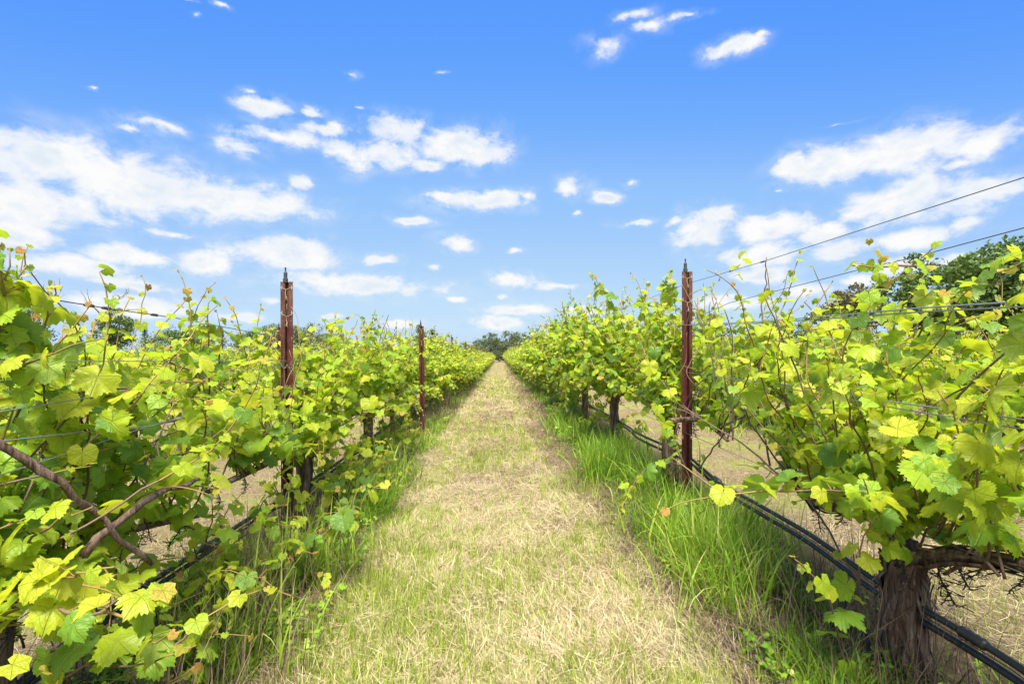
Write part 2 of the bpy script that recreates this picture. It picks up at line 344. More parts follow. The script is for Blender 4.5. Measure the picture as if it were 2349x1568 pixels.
def mat_blades(name, stops, trans, tf=0.3, rough=0.55):
    m, t = new_mat(name); r, g, oi = rand_piece(t); tc = t.add('ShaderNodeTexCoord')
    patch = t.noise(tc.outputs['Object'], 1.3, 3, 0.5)
    f = t.math('ADD', t.math('MULTIPLY', r, 0.75), t.math('MULTIPLY', t.maprange(patch, 0.3, 0.7, 0, 1), 0.25))
    col = t.ramp(f, stops)
    sh = principled(t, col, rough, 0.25)
    tr = t.add('ShaderNodeBsdfTranslucent'); t.put(tr.inputs[0], t.mix(0.5, col, trans))
    mx = t.add('ShaderNodeMixShader'); mx.inputs[0].default_value = tf
    t.l.new(sh, mx.inputs[1]); t.l.new(tr.outputs[0], mx.inputs[2]); finish(t, mx.outputs[0]); return m
M['straw'] = mat_blades('mown_straw', [(0, (0.233, 0.163, 0.086)), (0.22, (0.405, 0.311, 0.165)), (0.55, (0.528, 0.435, 0.244)), (1, (0.622, 0.544, 0.328))], (0.428, 0.350, 0.178), 0.15, 0.6)
M['thatch'] = mat_blades('brown_thatch', [(0, (0.085, 0.051, 0.038)), (0.5, (0.187, 0.119, 0.085)), (1, (0.289, 0.204, 0.145))], (0.212, 0.136, 0.085), 0.1, 0.8)
M['grass'] = mat_blades('fresh_grass', [(0, (0.06, 0.14, 0.02)), (0.18, (0.11, 0.23, 0.03)), (0.4, (0.20, 0.36, 0.025)), (0.72, (0.31, 0.45, 0.035)), (0.9, (0.44, 0.49, 0.09)), (1, (0.56, 0.47, 0.20))], (0.40, 0.53, 0.03), 0.4, 0.4)
M['turf'] = mat_blades('mown_turf', [(0, (0.185, 0.286, 0.025)), (0.45, (0.302, 0.386, 0.042)), (0.8, (0.420, 0.454, 0.101)), (1, (0.521, 0.479, 0.202))], (0.437, 0.504, 0.050), 0.35, 0.5)
M['pink'] = mat_simple('pink_petal', (0.5, 0.2, 0.4), (0.6, 0.32, 0.5), 90, 0.6)

def mat_ground():
    m, t = new_mat('straw_and_soil'); g = t.add('ShaderNodeNewGeometry'); P = g.outputs['Position']
    sp = t.add('ShaderNodeSeparateXYZ'); t.put(sp.inputs[0], P)
    mp = t.add('ShaderNodeMapping'); t.put(mp.inputs[0], P); mp.inputs['Rotation'].default_value = (0, 0, 0.5); mp.inputs['Scale'].default_value = (1, 0.35, 1)
    fibre = t.noise(mp.outputs[0], 70, 6, 0.7, 1.2); blot = t.noise(P, 1.1, 5, 0.6); fine = t.noise(P, 14, 5, 0.65)
    straw = t.ramp(fibre, [(0.3, (0.075, 0.049, 0.030)), (0.5, (0.225, 0.165, 0.090)), (0.65, (0.375, 0.300, 0.173)), (0.85, (0.495, 0.420, 0.255))])
    green = t.ramp(fine, [(0.3, (0.150, 0.203, 0.030)), (0.7, (0.330, 0.360, 0.083))])
    col = t.mix(t.maprange(blot, 0.46, 0.66, 0.0, 0.75), straw, green)
    brown = t.ramp(fine, [(0.3, (0.068, 0.041, 0.030)), (0.7, (0.195, 0.128, 0.083))])
    col = t.mix(t.maprange(t.noise(P, 0.9, 4, 0.6, 0.5), 0.58, 0.72, 0, 0.6), col, brown)
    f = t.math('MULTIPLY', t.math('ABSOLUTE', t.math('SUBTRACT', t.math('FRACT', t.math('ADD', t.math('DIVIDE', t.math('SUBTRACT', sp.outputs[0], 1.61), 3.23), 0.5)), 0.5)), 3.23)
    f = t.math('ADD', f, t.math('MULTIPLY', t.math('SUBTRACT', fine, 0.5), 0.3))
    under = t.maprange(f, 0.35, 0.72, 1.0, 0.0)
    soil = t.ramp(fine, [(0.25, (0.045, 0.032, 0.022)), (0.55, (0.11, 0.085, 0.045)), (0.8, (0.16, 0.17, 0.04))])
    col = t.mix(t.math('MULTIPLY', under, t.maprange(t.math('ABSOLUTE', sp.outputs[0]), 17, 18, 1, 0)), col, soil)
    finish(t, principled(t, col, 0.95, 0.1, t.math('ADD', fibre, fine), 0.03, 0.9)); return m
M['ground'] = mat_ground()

# ------------------------------------------------------------------ ground: one sheet to the horizon
def build_ground():
    def axis(lim, near, n0, n1):
        a = np.linspace(0, near, n0); b = near + (lim - near) * np.linspace(0, 1, n1)[1:] ** 2.2
        h = np.concatenate([a, b]); return np.concatenate([-h[::-1][:-1], h])
    xs = axis(900, 9, 70, 22); ys = axis(1400, 24, 150, 26); ys = ys[ys > -40]
    X, Y = np.meshgrid(xs, ys); Z = ground_z(X, Y)
    Z = np.where((np.abs(X) > 20) | (Y > 110), 0.08 * np.tanh(X / 1.2), Z)
    n, m = X.shape; i = np.arange(n - 1)[:, None] * m + np.arange(m - 1)[None, :]
    Q = np.stack([i, i + 1, i + m + 1, i + m], -1).reshape(-1, 4)
    o = MB().quads(np.stack([X, Y, Z], -1).reshape(-1, 3), Q).build('ground', M['ground'], smooth=True)
    kind(o, 'structure')
build_ground()

# ------------------------------------------------------------------ grape leaf
HALF = np.array([(0, 1.0), (12, .90), (22, .82), (30, .76), (42, .85), (53, .91), (64, .85), (76, .75), (84, .73), (97, .79), (110, .80), (125, .75), (140, .70), (155, .64), (166, .48), (175, .12)])
PET = np.array([0, 0.42, 0.78]) * 0.8
def leaf_geo(lod, rg):
    """unit grape leaf, node at the origin, tip +Y, upper side +Z; returns verts, tris, part index (0 blade 1 petiole), uv"""
    deep = rg.uniform(0.55, 1.35); wid = rg.uniform(0.92, 1.08); ph = rg.uniform(0, 6.28, 3)
    fold = rg.uniform(-0.18, 0.5); droop = rg.uniform(0.0, 0.5); rip = rg.uniform(0.04, 0.13)
    nh = {3: 31, 2: 9, 1: 4}[lod]
    if lod == 1: a = np.array([0, 32, 55, 110, 160.]); r = np.array([1.0, .72, .90, .72, .5])
    elif lod == 2: a = np.array([0, 22, 31, 53, 80, 100, 125, 155, 172.]); r = np.interp(a, HALF[:, 0], HALF[:, 1])
    else:
        a = np.linspace(0, 174, nh); r = np.interp(a, HALF[:, 0], HALF[:, 1])
        r = r * np.where(np.arange(nh) % 2 == 0, 1.055, 0.945)
    r = 0.72 + (r - 0.72) * deep if lod > 1 else r
    r = np.maximum(r, 0.08)
    A = np.concatenate([-a[::-1], a[1:]]); Rr = np.concatenate([r[::-1], r[1:]])
    if lod > 1: Rr = Rr * (1 + rg.normal(0, 0.03, len(Rr)))
    A = np.radians(A)
    def zed(x, y):
        rho2 = x * x + y * y; th = np.arctan2(x, y)
        return -droop * rho2 + fold * np.abs(x) + rip * rho2 * (np.sin(5 * th + ph[0]) + 0.6 * np.sin(9 * th + ph[1])) + 0.10 * np.sin(2.2 * y + ph[2]) * (y > 0)
    rings = []
    if lod == 3:
        idx = np.arange(0, len(A), 2)
        x, y = 0.52 * Rr[idx] / 1.06 * np.sin(A[idx]) * wid, 0.52 * Rr[idx] / 1.06 * np.cos(A[idx]); rings.append((x, y))
    x, y = Rr * np.sin(A) * wid, Rr * np.cos(A); rings.append((x, y))
    V = [np.zeros((1, 3))]; 
    for (x, y) in rings: V.append(np.stack([x, y, zed(x, y)], -1))
    V = np.concatenate(V); F = []
    n = len(A)
    if lod == 3:
        k = len(rings[0][0]); o = 1 + k
        for i in range(k - 1): F.append((0, 1 + i + 1, 1 + i)); F += [(1 + i, o + 2 * i + 1, o + 2 * i), (1 + i, 1 + i + 1, o + 2 * i + 1), (1 + i + 1, o + 2 * i + 2, o + 2 * i + 1)]
    else:
        for i in range(n - 1): F.append((0, 1 + i + 1, 1 + i))
    F = np.array(F); F = F[:, [0, 2, 1]]                 # upper side faces +Z
    UV = V[:, :2].copy(); V = V + PET; Mi = np.zeros(len(F), int)
    # fix winding so that upper faces look up
    nz = np.cross(V[F[:, 1]] - V[F[:, 0]], V[F[:, 2]] - V[F[:, 0]])[:, 2]; F[nz < 0] = F[nz < 0][:, [0, 2, 1]]
    if lod >= 2:
        w = 0.022 if lod == 3 else 0.028; m = PET * 0.5 + np.array([0, -0.06, 0.05])
        mb = MB().tube([np.zeros(3), m, PET], [w * 1.2, w, w], 3, cap=False)
        pv, pf = np.concatenate(mb.v), np.concatenate(mb.f)
        F = np.concatenate([F, pf + len(V)]); Mi = np.concatenate([Mi, np.ones(len(pf), int)])
        V = np.concatenate([V, pv]); UV = np.concatenate([UV, np.zeros((len(pv), 2)) + 3])
    return V, F, Mi, UV
LV = {l: [leaf_geo(l, np.random.default_rng(100 * l + i)) for i in range(8)] for l in (1, 2, 3)}
LEAF_MESH = []                                            # [class][variant] shared by all leaf objects
for c in range(3):
    row = []
    for (V, F, Mi, UV) in LV[3]:
        row.append(MB().add(V, F, Mi, UV).mesh('leaf', [LEAFM[c], M['petiole']], smooth=True))
    LEAF_MESH.append(row)

class Leaves:
    def __init__(s): s.p = []; s.o = []; s.dr = []; s.roll = []; s.s = []; s.c = []
    def put(s, p, o, dr, roll, size, cls): s.p.append(p); s.o.append(o); s.dr.append(dr); s.roll.append(roll); s.s.append(size); s.c.append(cls)
    def arrays(s):
        p = np.array(s.p); o = np.array(s.o, float); o[:, 2] *= 0.35; o = nrm(o); dr = np.array(s.dr)[:, None]
        z = np.array([0, 0, 1.0]); t = nrm(o * np.cos(dr) - z * np.sin(dr)); n = o * np.sin(dr) + z * np.cos(dr); n = nrm(n - t * np.sum(n * t, 1, keepdims=True))
        b = np.cross(t, n); ro = np.array(s.roll)[:, None]
        b2 = b * np.cos(ro) + n * np.sin(ro); n2 = n * np.cos(ro) - b * np.sin(ro)
        return p, np.stack([b2, t, n2], -1), np.array(s.s), np.array(s.c)
def foliage_mesh(name, p, Rm, s, c, lod, rg):
    mb = MB(); var = rg.integers(0, 8, len(p))
    for v in range(8):
        V, F, Mi, UV = LV[lod][v]
        for cl in range(3):
            k = np.where((var == v) & (c == cl))[0]
            if not len(k): continue
            W = np.einsum('kij,vj->kvi', Rm[k], V) * s[k][:, None, None] + p[k][:, None, :]
            FF = (F[None] + (np.arange(len(k)) * len(V))[:, None, None]).reshape(-1, 3)
            mb.add(W.reshape(-1, 3), FF, np.tile(np.where(Mi == 1, 3, cl), len(k)), np.tile(UV, (len(k), 1)))
    return mb.mesh(name, LEAFM + [M['petiole']], smooth=True)

def shoot_leaves(rg, P, s0, L, every=1.0, start=1, tipc=0.88, young=0.55):
    n = len(P); sg = 1 if rg.random() < .5 else -1
    for i in range(start, n):
        if rg.random() > every: continue
        t = i / (n - 1); T = nrm(P[min(i + 1, n - 1)] - P[i - 1]); sg = -sg
        pr = np.cross(T, np.array([0, 0, 1.0])) + 1e-3; pr = nrm(pr) * sg
        o = pr + rg.normal(0, 0.6, 3) + T * 0.25
        size = s0 * (1 - 0.72 * max(0, (t - 0.62) / 0.38)) * math.exp(rg.normal(-.03, 0.30))
        u = rg.random()
        if t > tipc and u < 0.55: c = 2
        elif t > young: c = 1 if u < 0.62 else 0
        else: c = 0 if u < 0.70 else 1
        if u > 0.985: c = 2; size *= .5
        elif c == 2: size = min(size, s0 * .5)
        L.put(P[i], o, R(rg.normal(40, 24)), R(rg.normal(0, 22)), size, c)

def walk(rg, p0, d0, length, step=0.052, wob=0.16, grav=0.0, xpull=0.0, zmin=0.12, up=0.0):
    n = max(3, int(length / step)); P = [np.array(p0, float)]; d = nrm(np.array(d0, float))
    for i in range(n):
        t = i / n
        d = d + rg.normal(0, wob, 3) * np.array([1, 1, .6]); d[2] += up - grav * t; d[0] -= xpull * P[-1][0]
        d = nrm(d); q = P[-1] + d * step
        if q[2] < zmin: d[2] = abs(d[2]) * .5; q[2] = zmin
        P.append(q)
    return np.array(P)

def gen_vine(seed, top=1.7, shoots=26, half=1.12, cz=0.62, leaf_s=0.078, spread=1.0, low=5, hang=5, old=9, trunk_r=0.05, every=0.95):
    """a cordon-trained grape vine in local coordinates; row runs along Y"""
    rg = np.random.default_rng(seed); v = dict(shoots=[], olds=[], arms=[], rach=[]); L = Leaves()
    lean = rg.normal(0, 0.06, 2)
    v['trunk'] = smooth_path([(0, 0, -0.06), (lean[0] * .5 + rg.normal(0, .012), lean[1] * .4, cz * .35), (lean[0] + rg.normal(0, .015), lean[1], cz * .7), (lean[0] * .7, lean[1], cz)], 12)
    hd = v['trunk'][-1]
    for sg in (-1, 1):
        e = half * rg.uniform(0.82, 1.0)
        v['arms'].append(smooth_path([hd - (0, 0, .05), hd + (rg.normal(0, .02), sg * e * .15, .035), (rg.normal(0, .03), sg * e * .5, cz + rg.normal(.03, .03)), (rg.normal(0, .03), sg * e, cz + rg.normal(.03, .04))], 14))
    def on_arm():
        a = v['arms'][rg.integers(0, 2)]; u = rg.random() * (len(a) - 1.01); i = int(u); return a[i] + (a[i + 1] - a[i]) * (u - i)
    for k in range(shoots):
        p0 = on_arm(); ln = np.clip((top - cz) * rg.normal(1.0, 0.2), .35, (top - cz) * 1.22)
        P = walk(rg, p0, (rg.normal(0, .42 * spread), rg.normal(0, .3), 1.0), ln, wob=.15, grav=.10 * spread, xpull=.10, up=.035)
        v['shoots'].append(P); shoot_leaves(rg, P, leaf_s, L, every)
        if rg.random() < 0.6 and len(P) > 6:                     # side shoot
            i = rg.integers(2, len(P) - 2); Q = walk(rg, P[i], (rg.normal(0, .8 * spread), rg.normal(0, .5), rg.uniform(-.1, .5)), rg.uniform(.2, .5), grav=.12)
            v['shoots'].append(Q); shoot_leaves(rg, Q, leaf_s * .85, L, every)
    for k in range(hang):                                           # sprawling out over the grass
        sg = 1 if k % 2 else -1
        P = walk(rg, on_arm(), (sg * rg.uniform(.5, 1.0), rg.normal(0, .45), rg.uniform(.2, .8)), rg.uniform(.5, 1.0), grav=.22 * spread, wob=.12)
        v['shoots'].append(P); shoot_leaves(rg, P, leaf_s, L, every)
    for k in range(low):                                            # suckers from trunk and ground
        P = walk(rg, (rg.normal(0, .12), rg.uniform(-half, half), rg.uniform(.02, .4)), (rg.normal(0, .5), rg.normal(0, .4), .7), rg.uniform(.25, .6), grav=.1)
        v['shoots'].append(P); shoot_leaves(rg, P, leaf_s * .85, L, every)
    for k in range(old):                                            # last year's bare canes
        p0 = on_arm()
        P = walk(rg, p0, (rg.normal(0, .25), rg.normal(0, .5), 1.0 if rg.random() < .75 else .25), rg.uniform(.35, top - cz + .15), wob=.07)
        v['olds'].append(P)
    v['rach'] = [on_arm() + np.array([rg.normal(0, .06), rg.normal(0, .04), rg.uniform(-.04, .05)]) for _ in range(7)]
    v['leaves'] = L; v['tr'] = trunk_r; v['rg'] = rg
    return v

def rachis_mesh(seed):
    rg = np.random.default_rng(seed); mb = MB()
    st = walk(rg, (0, 0, 0), (rg.normal(0, .2), rg.normal(0, .2), -1), rg.uniform(.10, .16), .014, .14, zmin=-9); mb.tube(st, .0028, 3)
    for p in st[2:]:
        for _ in range(rg.integers(3, 6)):
            d = rg.normal(0, 1, 3); d[2] *= .5; q = p + nrm(d) * rg.uniform(.012, .045); mb.tube([p, (p + q) / 2 + rg.normal(0, .004, 3), q], [.0018, .0014, .0024], 3)
    return mb.mesh('dried_cluster', M['dead'])
RACH = [rachis_mesh(i) for i in range(5)]

def bark_tube(mb, P, r0, r1, rg, sides=14, rough=.10):
    n = len(P); r = np.linspace(r0, r1, n); r[0] *= 1.2; r[-1] *= 1.12
    mb.tube(P, r, sides, rough=rough, rg=rg); return mb
def bark_strips(parent, P, r0, r1, rg, count, name='bark_strip'):
    """shaggy peeling strips of bark, each a bent ribbon standing off the wood"""
    for k in range(count):
        mb = MB(); n = len(P); i0 = rg.integers(0, n - 4); i1 = min(n - 1, i0 + rg.integers(3, 6)); th = rg.uniform(0, 6.28)
        seg = P[i0:i1 + 1]; rr = np.linspace(r0, r1, n)[i0:i1 + 1]; T = nrm(seg[-1] - seg[0]); A = nrm(np.cross(T, (0.3, 0.5, 0.81))); B = np.cross(T, A)
        w = rg.uniform(.005, .015); V = []
        for q, (p, r) in enumerate(zip(seg, rr)):
            u = q / (len(seg) - 1); off = r * 1.06 + .022 * rg.random() * max(0, u - .5) * 2 + (.03 * (1 - u) ** 3 if rg.random() < .5 else 0)
            t2 = th + .12 * u; dvec = A * math.cos(t2) + B * math.sin(t2); tv = -A * math.sin(t2) + B * math.cos(t2)
            ww = w * (1 - .6 * abs(u - .4)); V += [p + dvec * off - tv * ww, p + dvec * (off + .004), p + dvec * off + tv * ww]
        Q = []
        for q in range(len(seg) - 1): Q += [[3 * q, 3 * q + 1, 3 * q + 4, 3 * q + 3], [3 * q + 1, 3 * q + 2, 3 * q + 5, 3 * q + 4]]
        mb.quads(np.array(V), Q).build(name, M['bark'], parent)

def place_near_vine(v, x, y, label, group, n_obj, lod=2, extra=(), strips=0, prune=()):
    """a vine whose larger leaves and canes are parts of their own"""
    gz = float(ground_z(x, y)); base = np.array([x, y, gz]); rg = v['rg']
    t = thing('grape_vine', label, 'vine', base, 0, group)
    tr = bark_tube(MB(), v['trunk'], v['tr'] * 1.05, v['tr'], rg, 26 if strips > 40 else 14, .13 if strips > 40 else .10).build('trunk', M['bark'], t, True)
    if strips: bark_strips(tr, v['trunk'], v['tr'] * 1.1, v['tr'], rg, strips)
    for a in v['arms']:
        arm = bark_tube(MB(), a, v['tr'] * .60, .011, rg, 10).build('cordon_arm', M['bark'], t, True)
        if strips: bark_strips(arm, a, v['tr'] * .60, .011, rg, strips // 2)
    L = v['leaves']
    for (pts, s0, opts) in extra:                                     # shoots placed one by one, world points
        P = smooth_path(np.array(pts) - base, max(5, int(sum(np.linalg.norm(np.diff(np.array(pts), axis=0), axis=1)) / .055)))
        P = P + rg.normal(0, .006, P.shape)
        if opts.get('thick'): v.setdefault('thick', []).append((P, opts['thick'])); continue
        v['shoots' if not opts.get('bare') else 'olds'].append(P)
        if not opts.get('bare'): shoot_leaves(rg, P, s0, L, opts.get('every', 1.0), tipc=opts.get('tipc', .88), young=opts.get('young', .5))
    def high(P): return (355 - (P[:, 2] + gz - CAM_H) * 480 / np.maximum(P[:, 1] + y, .2)).min() < 238 and x > 0 and y < 3
    v['shoots'] = [P for P in v['shoots'] if not high(P)]; v['olds'] = [P for P in v['olds'] if not high(P)]
    v['shoots'] = [P for P in v['shoots'] if (P[:, 1] + y).min() > (1.17 if x > 0 else .88)]; v['olds'] = [P for P in v['olds'] if (P[:, 1] + y).min() > 1.30]
    for P in v['shoots']:
        n = len(P); k = int(n * .55); r = np.linspace(.0048, .0018, n)
        MB().tube(P, r, 5, mat=[0] * k + [1] * (n - k)).build('cane', [M['cane'], M['shoot']], t, True)
    for P in v['olds']: MB().tube(P, np.linspace(.006, .003, len(P)), 5).build('old_cane', M['cane'], t, True)
    for P, r in v.get('thick', []): MB().tube(P, np.linspace(r, r * .6, len(P)) * (1 + .12 * np.sin(np.arange(len(P)) * 2.1)), 9, rough=.06, rg=rg).build('woody_arm', M['bark'], t, True)
    for q in v['rach']:
        o = link('dried_cluster', RACH[rg.integers(0, 5)], t, Matrix.Translation(q) @ Matrix.Rotation(rg.uniform(0, 6), 4, 'Z') @ Matrix.Scale(rg.uniform(.7, 1.3), 4))
    p, Rm, s, c = L.arrays(); W = p + base
    sx = 499 + W[:, 0] * 480 / np.maximum(W[:, 1], .2); sy = 355 - (W[:, 2] - CAM_H) * 480 / np.maximum(W[:, 1], .2)
    score = np.where((W[:, 1] > .3) & (sx > -40) & (sx < 1064) & (sy > -20) & (sy < 700), s / np.maximum(W[:, 1], .3), 0)
    keep = W[:, 1] > .85
    C = W + np.einsum('kij,j->ki', Rm, PET + (0, .4, 0)) * s[:, None]; cx = 499 + C[:, 0] * 480 / np.maximum(C[:, 1], .2); cy = 355 - (C[:, 2] - CAM_H) * 480 / np.maximum(C[:, 1], .2); hw = s * .7 * 480 / np.maximum(C[:, 1], .2)
    for (a0, a1, b0, b1, far) in prune: keep &= ~((cx + hw > a0) & (cx - hw < a1) & (cy + hw * .6 > b0) & (cy - hw * .6 < b1) & (C[:, 1] < far))     # nothing grows in front of the post or trunk here
    score = np.where(keep, score, 0)
    order = np.argsort(-score); big = [i for i in order[:n_obj] if score[i] > 0]
    for i in big:
        m4 = Matrix.Identity(4); A = Rm[i] * s[i]
        for a in range(3):
            for b in range(3): m4[a][b] = A[a, b]
            m4[a][3] = p[i, a]
        link('leaf', LEAF_MESH[c[i]][rg.integers(0, 8)], t, m4)
    rest = np.setdiff1d(np.where(keep)[0], big)
    if len(rest): kind(link('foliage', foliage_mesh('foliage', p[rest], Rm[rest], s[rest], c[rest], lod, rg), t), 'stuff')
    return t

def variant_meshes(v, lod):
    rg = v['rg']; p, Rm, s, c = v['leaves'].arrays(); mb = MB()
    for P in v['shoots'] + v['olds']: mb.tube(P[::2] if len(P) > 5 else P, .0048, 3, cap=False)
    tr = bark_tube(MB(), v['trunk'], v['tr'] * 1.15, v['tr'], rg, 8).mesh('trunk', M['bark'], True)
    ar = [bark_tube(MB(), a, v['tr'] * .7, v['tr'] * .4, rg, 6).mesh('cordon_arm', M['bark'], True) for a in v['arms']]
    return tr, ar, mb.mesh('canes', M['cane']), foliage_mesh('foliage', p, Rm, s, c, lod, rg)
def place_vine(meshes, x, y, label, group, rz=0.0, sz=1.0, sxy=1.0):
    t = thing('grape_vine', label, 'vine', (x, y, float(ground_z(x, y))), rz, group, (sxy, 1, sz))
    link('trunk', meshes[0], t)
    for a in meshes[1]: link('cordon_arm', a, t)
    kind(link('canes', meshes[2], t), 'stuff'); kind(link('foliage', meshes[3], t), 'stuff')
    return t

# ------------------------------------------------------------------ the two rows beside the path
ORD = ['first', 'second', 'third', 'fourth', 'fifth', 'sixth', 'seventh', 'eighth', 'ninth', 'tenth', 'eleventh', 'twelfth']
GR, GL = 'vines in the row right of the path', 'vines in the row left of the path'
# right row
v = gen_vine(21, top=1.70, shoots=54, half=1.1, cz=.52, low=1, hang=5, old=18, trunk_r=.064, leaf_s=.052, every=.92)
v['trunk'] = smooth_path([(0, 0, -.06), (-.02, .01, .12), (.0, .03, .28), (-.005, .03, .40), (.0, .0, .47)], 14)
v['arms'][0] = smooth_path([(0, 0, .42), (.02, -.14, .50), (.05, -.32, .56), (.06, -.62, .60), (.05, -.9, .62)], 14)
v['rach'] = [v['arms'][k % 2][3 + k] + np.array([.03 * (-1) ** k, 0, -.01]) for k in range(7)] + [np.array([-.05, -.03, .47]), np.array([-.06, .04, .46]), np.array([.03, -.07, .47])]
ex = [([at(842, 690, 1.75), at(846, 650, 1.74), at(832, 600, 1.68), at(815, 575, 1.62), at(800, 560, 1.58)], 0.046, {}),
      ([at(850, 640, 1.78), at(862, 590, 1.7), at(870, 545, 1.66), at(880, 520, 1.6)], 0.044, {}),
      ([at(905, 560, 1.86), at(895, 530, 1.7), at(880, 505, 1.55), at(868, 480, 1.48)], 0.050, {}),
      ([at(925, 555, 1.8), at(950, 520, 1.6), at(970, 490, 1.45), at(985, 460, 1.35)], 0.053, {'young': .2}),
      ([at(960, 540, 1.65), at(985, 480, 1.4), at(1000, 420, 1.25), at(1010, 380, 1.2)], 0.053, {'young': .1}),
      ([at(985, 545, 1.55), at(990, 500, 1.35), at(975, 440, 1.25), at(950, 390, 1.25)], 0.053, {'young': .1}),
      ([at(900, 550, 1.9), at(885, 480, 1.75), at(860, 420, 1.65), at(838, 372, 1.6), at(830, 350, 1.6)], 0.051, {'young': .3}),
      ([at(930, 520, 1.75), at(915, 440, 1.65), at(905, 390, 1.6), at(895, 350, 1.6)], 0.051, {'young': .3}),
      ([at(905, 555, 1.95), at(870, 510, 2.1), at(820, 500, 2.3), at(770, 470, 2.5), at(740, 465, 2.6)], 0.034, {'every': .5}),
      ([at(865, 585, 1.9), at(800, 488, 2.3), at(760, 490, 2.45), at(725, 500, 2.6), at(700, 515, 2.75)], .03, {'every': .35}),
      ([at(900, 395, 2.1), at(940, 320, 1.95), at(980, 285, 1.8), at(1040, 258, 1.6)], 0.050, {'every': .9, 'young': .3}),
      ([at(930, 345, 2.0), at(965, 305, 1.9), at(1000, 268, 1.8), at(1030, 248, 1.7)], 0.047, {'young': .2}),
      ([at(772, 470, 2.75), at(764, 400, 2.8), at(765, 318, 2.85), at(768, 290, 2.85), at(770, 256, 2.8)], .02, {'bare': True}), ([at(735, 440, 3.2), at(727, 380, 3.3), at(706, 330, 3.4), at(696, 300, 3.5)], .02, {'bare': True}),
      ([at(718, 400, 3.2), at(714, 340, 3.2), at(712, 300, 3.2)], .02, {'bare': True}), ([at(700, 470, 3.3), at(722, 440, 3.1), at(745, 420, 2.9), at(790, 360, 2.7)], .02, {'bare': True})]
place_near_vine(v, 1.61, 1.84, 'vine with thick shaggy trunk at the lower right, nearest in the right row', GR, 300, extra=ex, strips=60, prune=[(700, 1100, -200, 236, 3.0), (894, 946, 582, 700, 1.95), (965, 1040, 560, 610, 1.9), (681, 698, 265, 520, 4.1)])
v = gen_vine(22, top=1.86, shoots=40, half=1.1, cz=.66, low=5, hang=7, old=12, trunk_r=.055, leaf_s=.054)
ex = [([at(668, 420, 4.55), at(664, 360, 4.6), at(662, 310, 4.6), at(666, 285, 4.55), at(672, 268, 4.5)], 0.071, {}),
      ([at(655, 400, 4.7), at(650, 350, 4.8), at(645, 310, 4.8), at(640, 292, 4.8)], 0.067, {}),
      ([at(676, 390, 4.4), at(676, 330, 4.4), at(676, 290, 4.4), at(670, 275, 4.4)], 0.067, {}),
      ([at(672, 400, 4.5), at(655, 330, 4.5), at(668, 300, 4.45)], 0.067, {}),
      ([at(690, 470, 3.9), at(668, 462, 3.5), at(645, 470, 3.2), at(630, 490, 3.0), at(622, 510, 2.9), at(615, 525, 2.85)], 0.040, {'every': .85, 'tipc': .7}),
      ([at(672, 410, 4.2), at(660, 450, 3.9), at(657, 490, 3.7), at(672, 520, 3.6)], .02, {'bare': True})]
place_near_vine(v, 1.58, 4.25, 'vine whose dark trunk stands against the nearest red post of the right row', GR, 300, extra=ex, strips=10, prune=[(681, 698, 265, 520, 4.12)])
v = gen_vine(23, top=2.15, shoots=50, half=1.15, cz=.72, low=5, hang=12, old=10, trunk_r=.06, leaf_s=.062)
ex = [([at(640, 380, 5.9), at(625, 330, 5.7), at(610, 300, 5.6), at(600, 285, 5.5), at(592, 272, 5.45)], 0.067, {}), ([at(620, 370, 6.2), at(612, 330, 6.2), at(608, 295, 6.1)], 0.067, {}),
      ([at(600, 380, 6.4), at(585, 340, 6.4), at(590, 315, 6.4)], 0.067, {}), ([at(630, 380, 5.6), at(632, 330, 5.5), at(620, 312, 5.5)], 0.067, {})]
place_near_vine(v, 1.60, 6.65, 'vine with bare dark trunk beyond the nearest right post, tall shoot on top', GR, 200, extra=ex, strips=6)
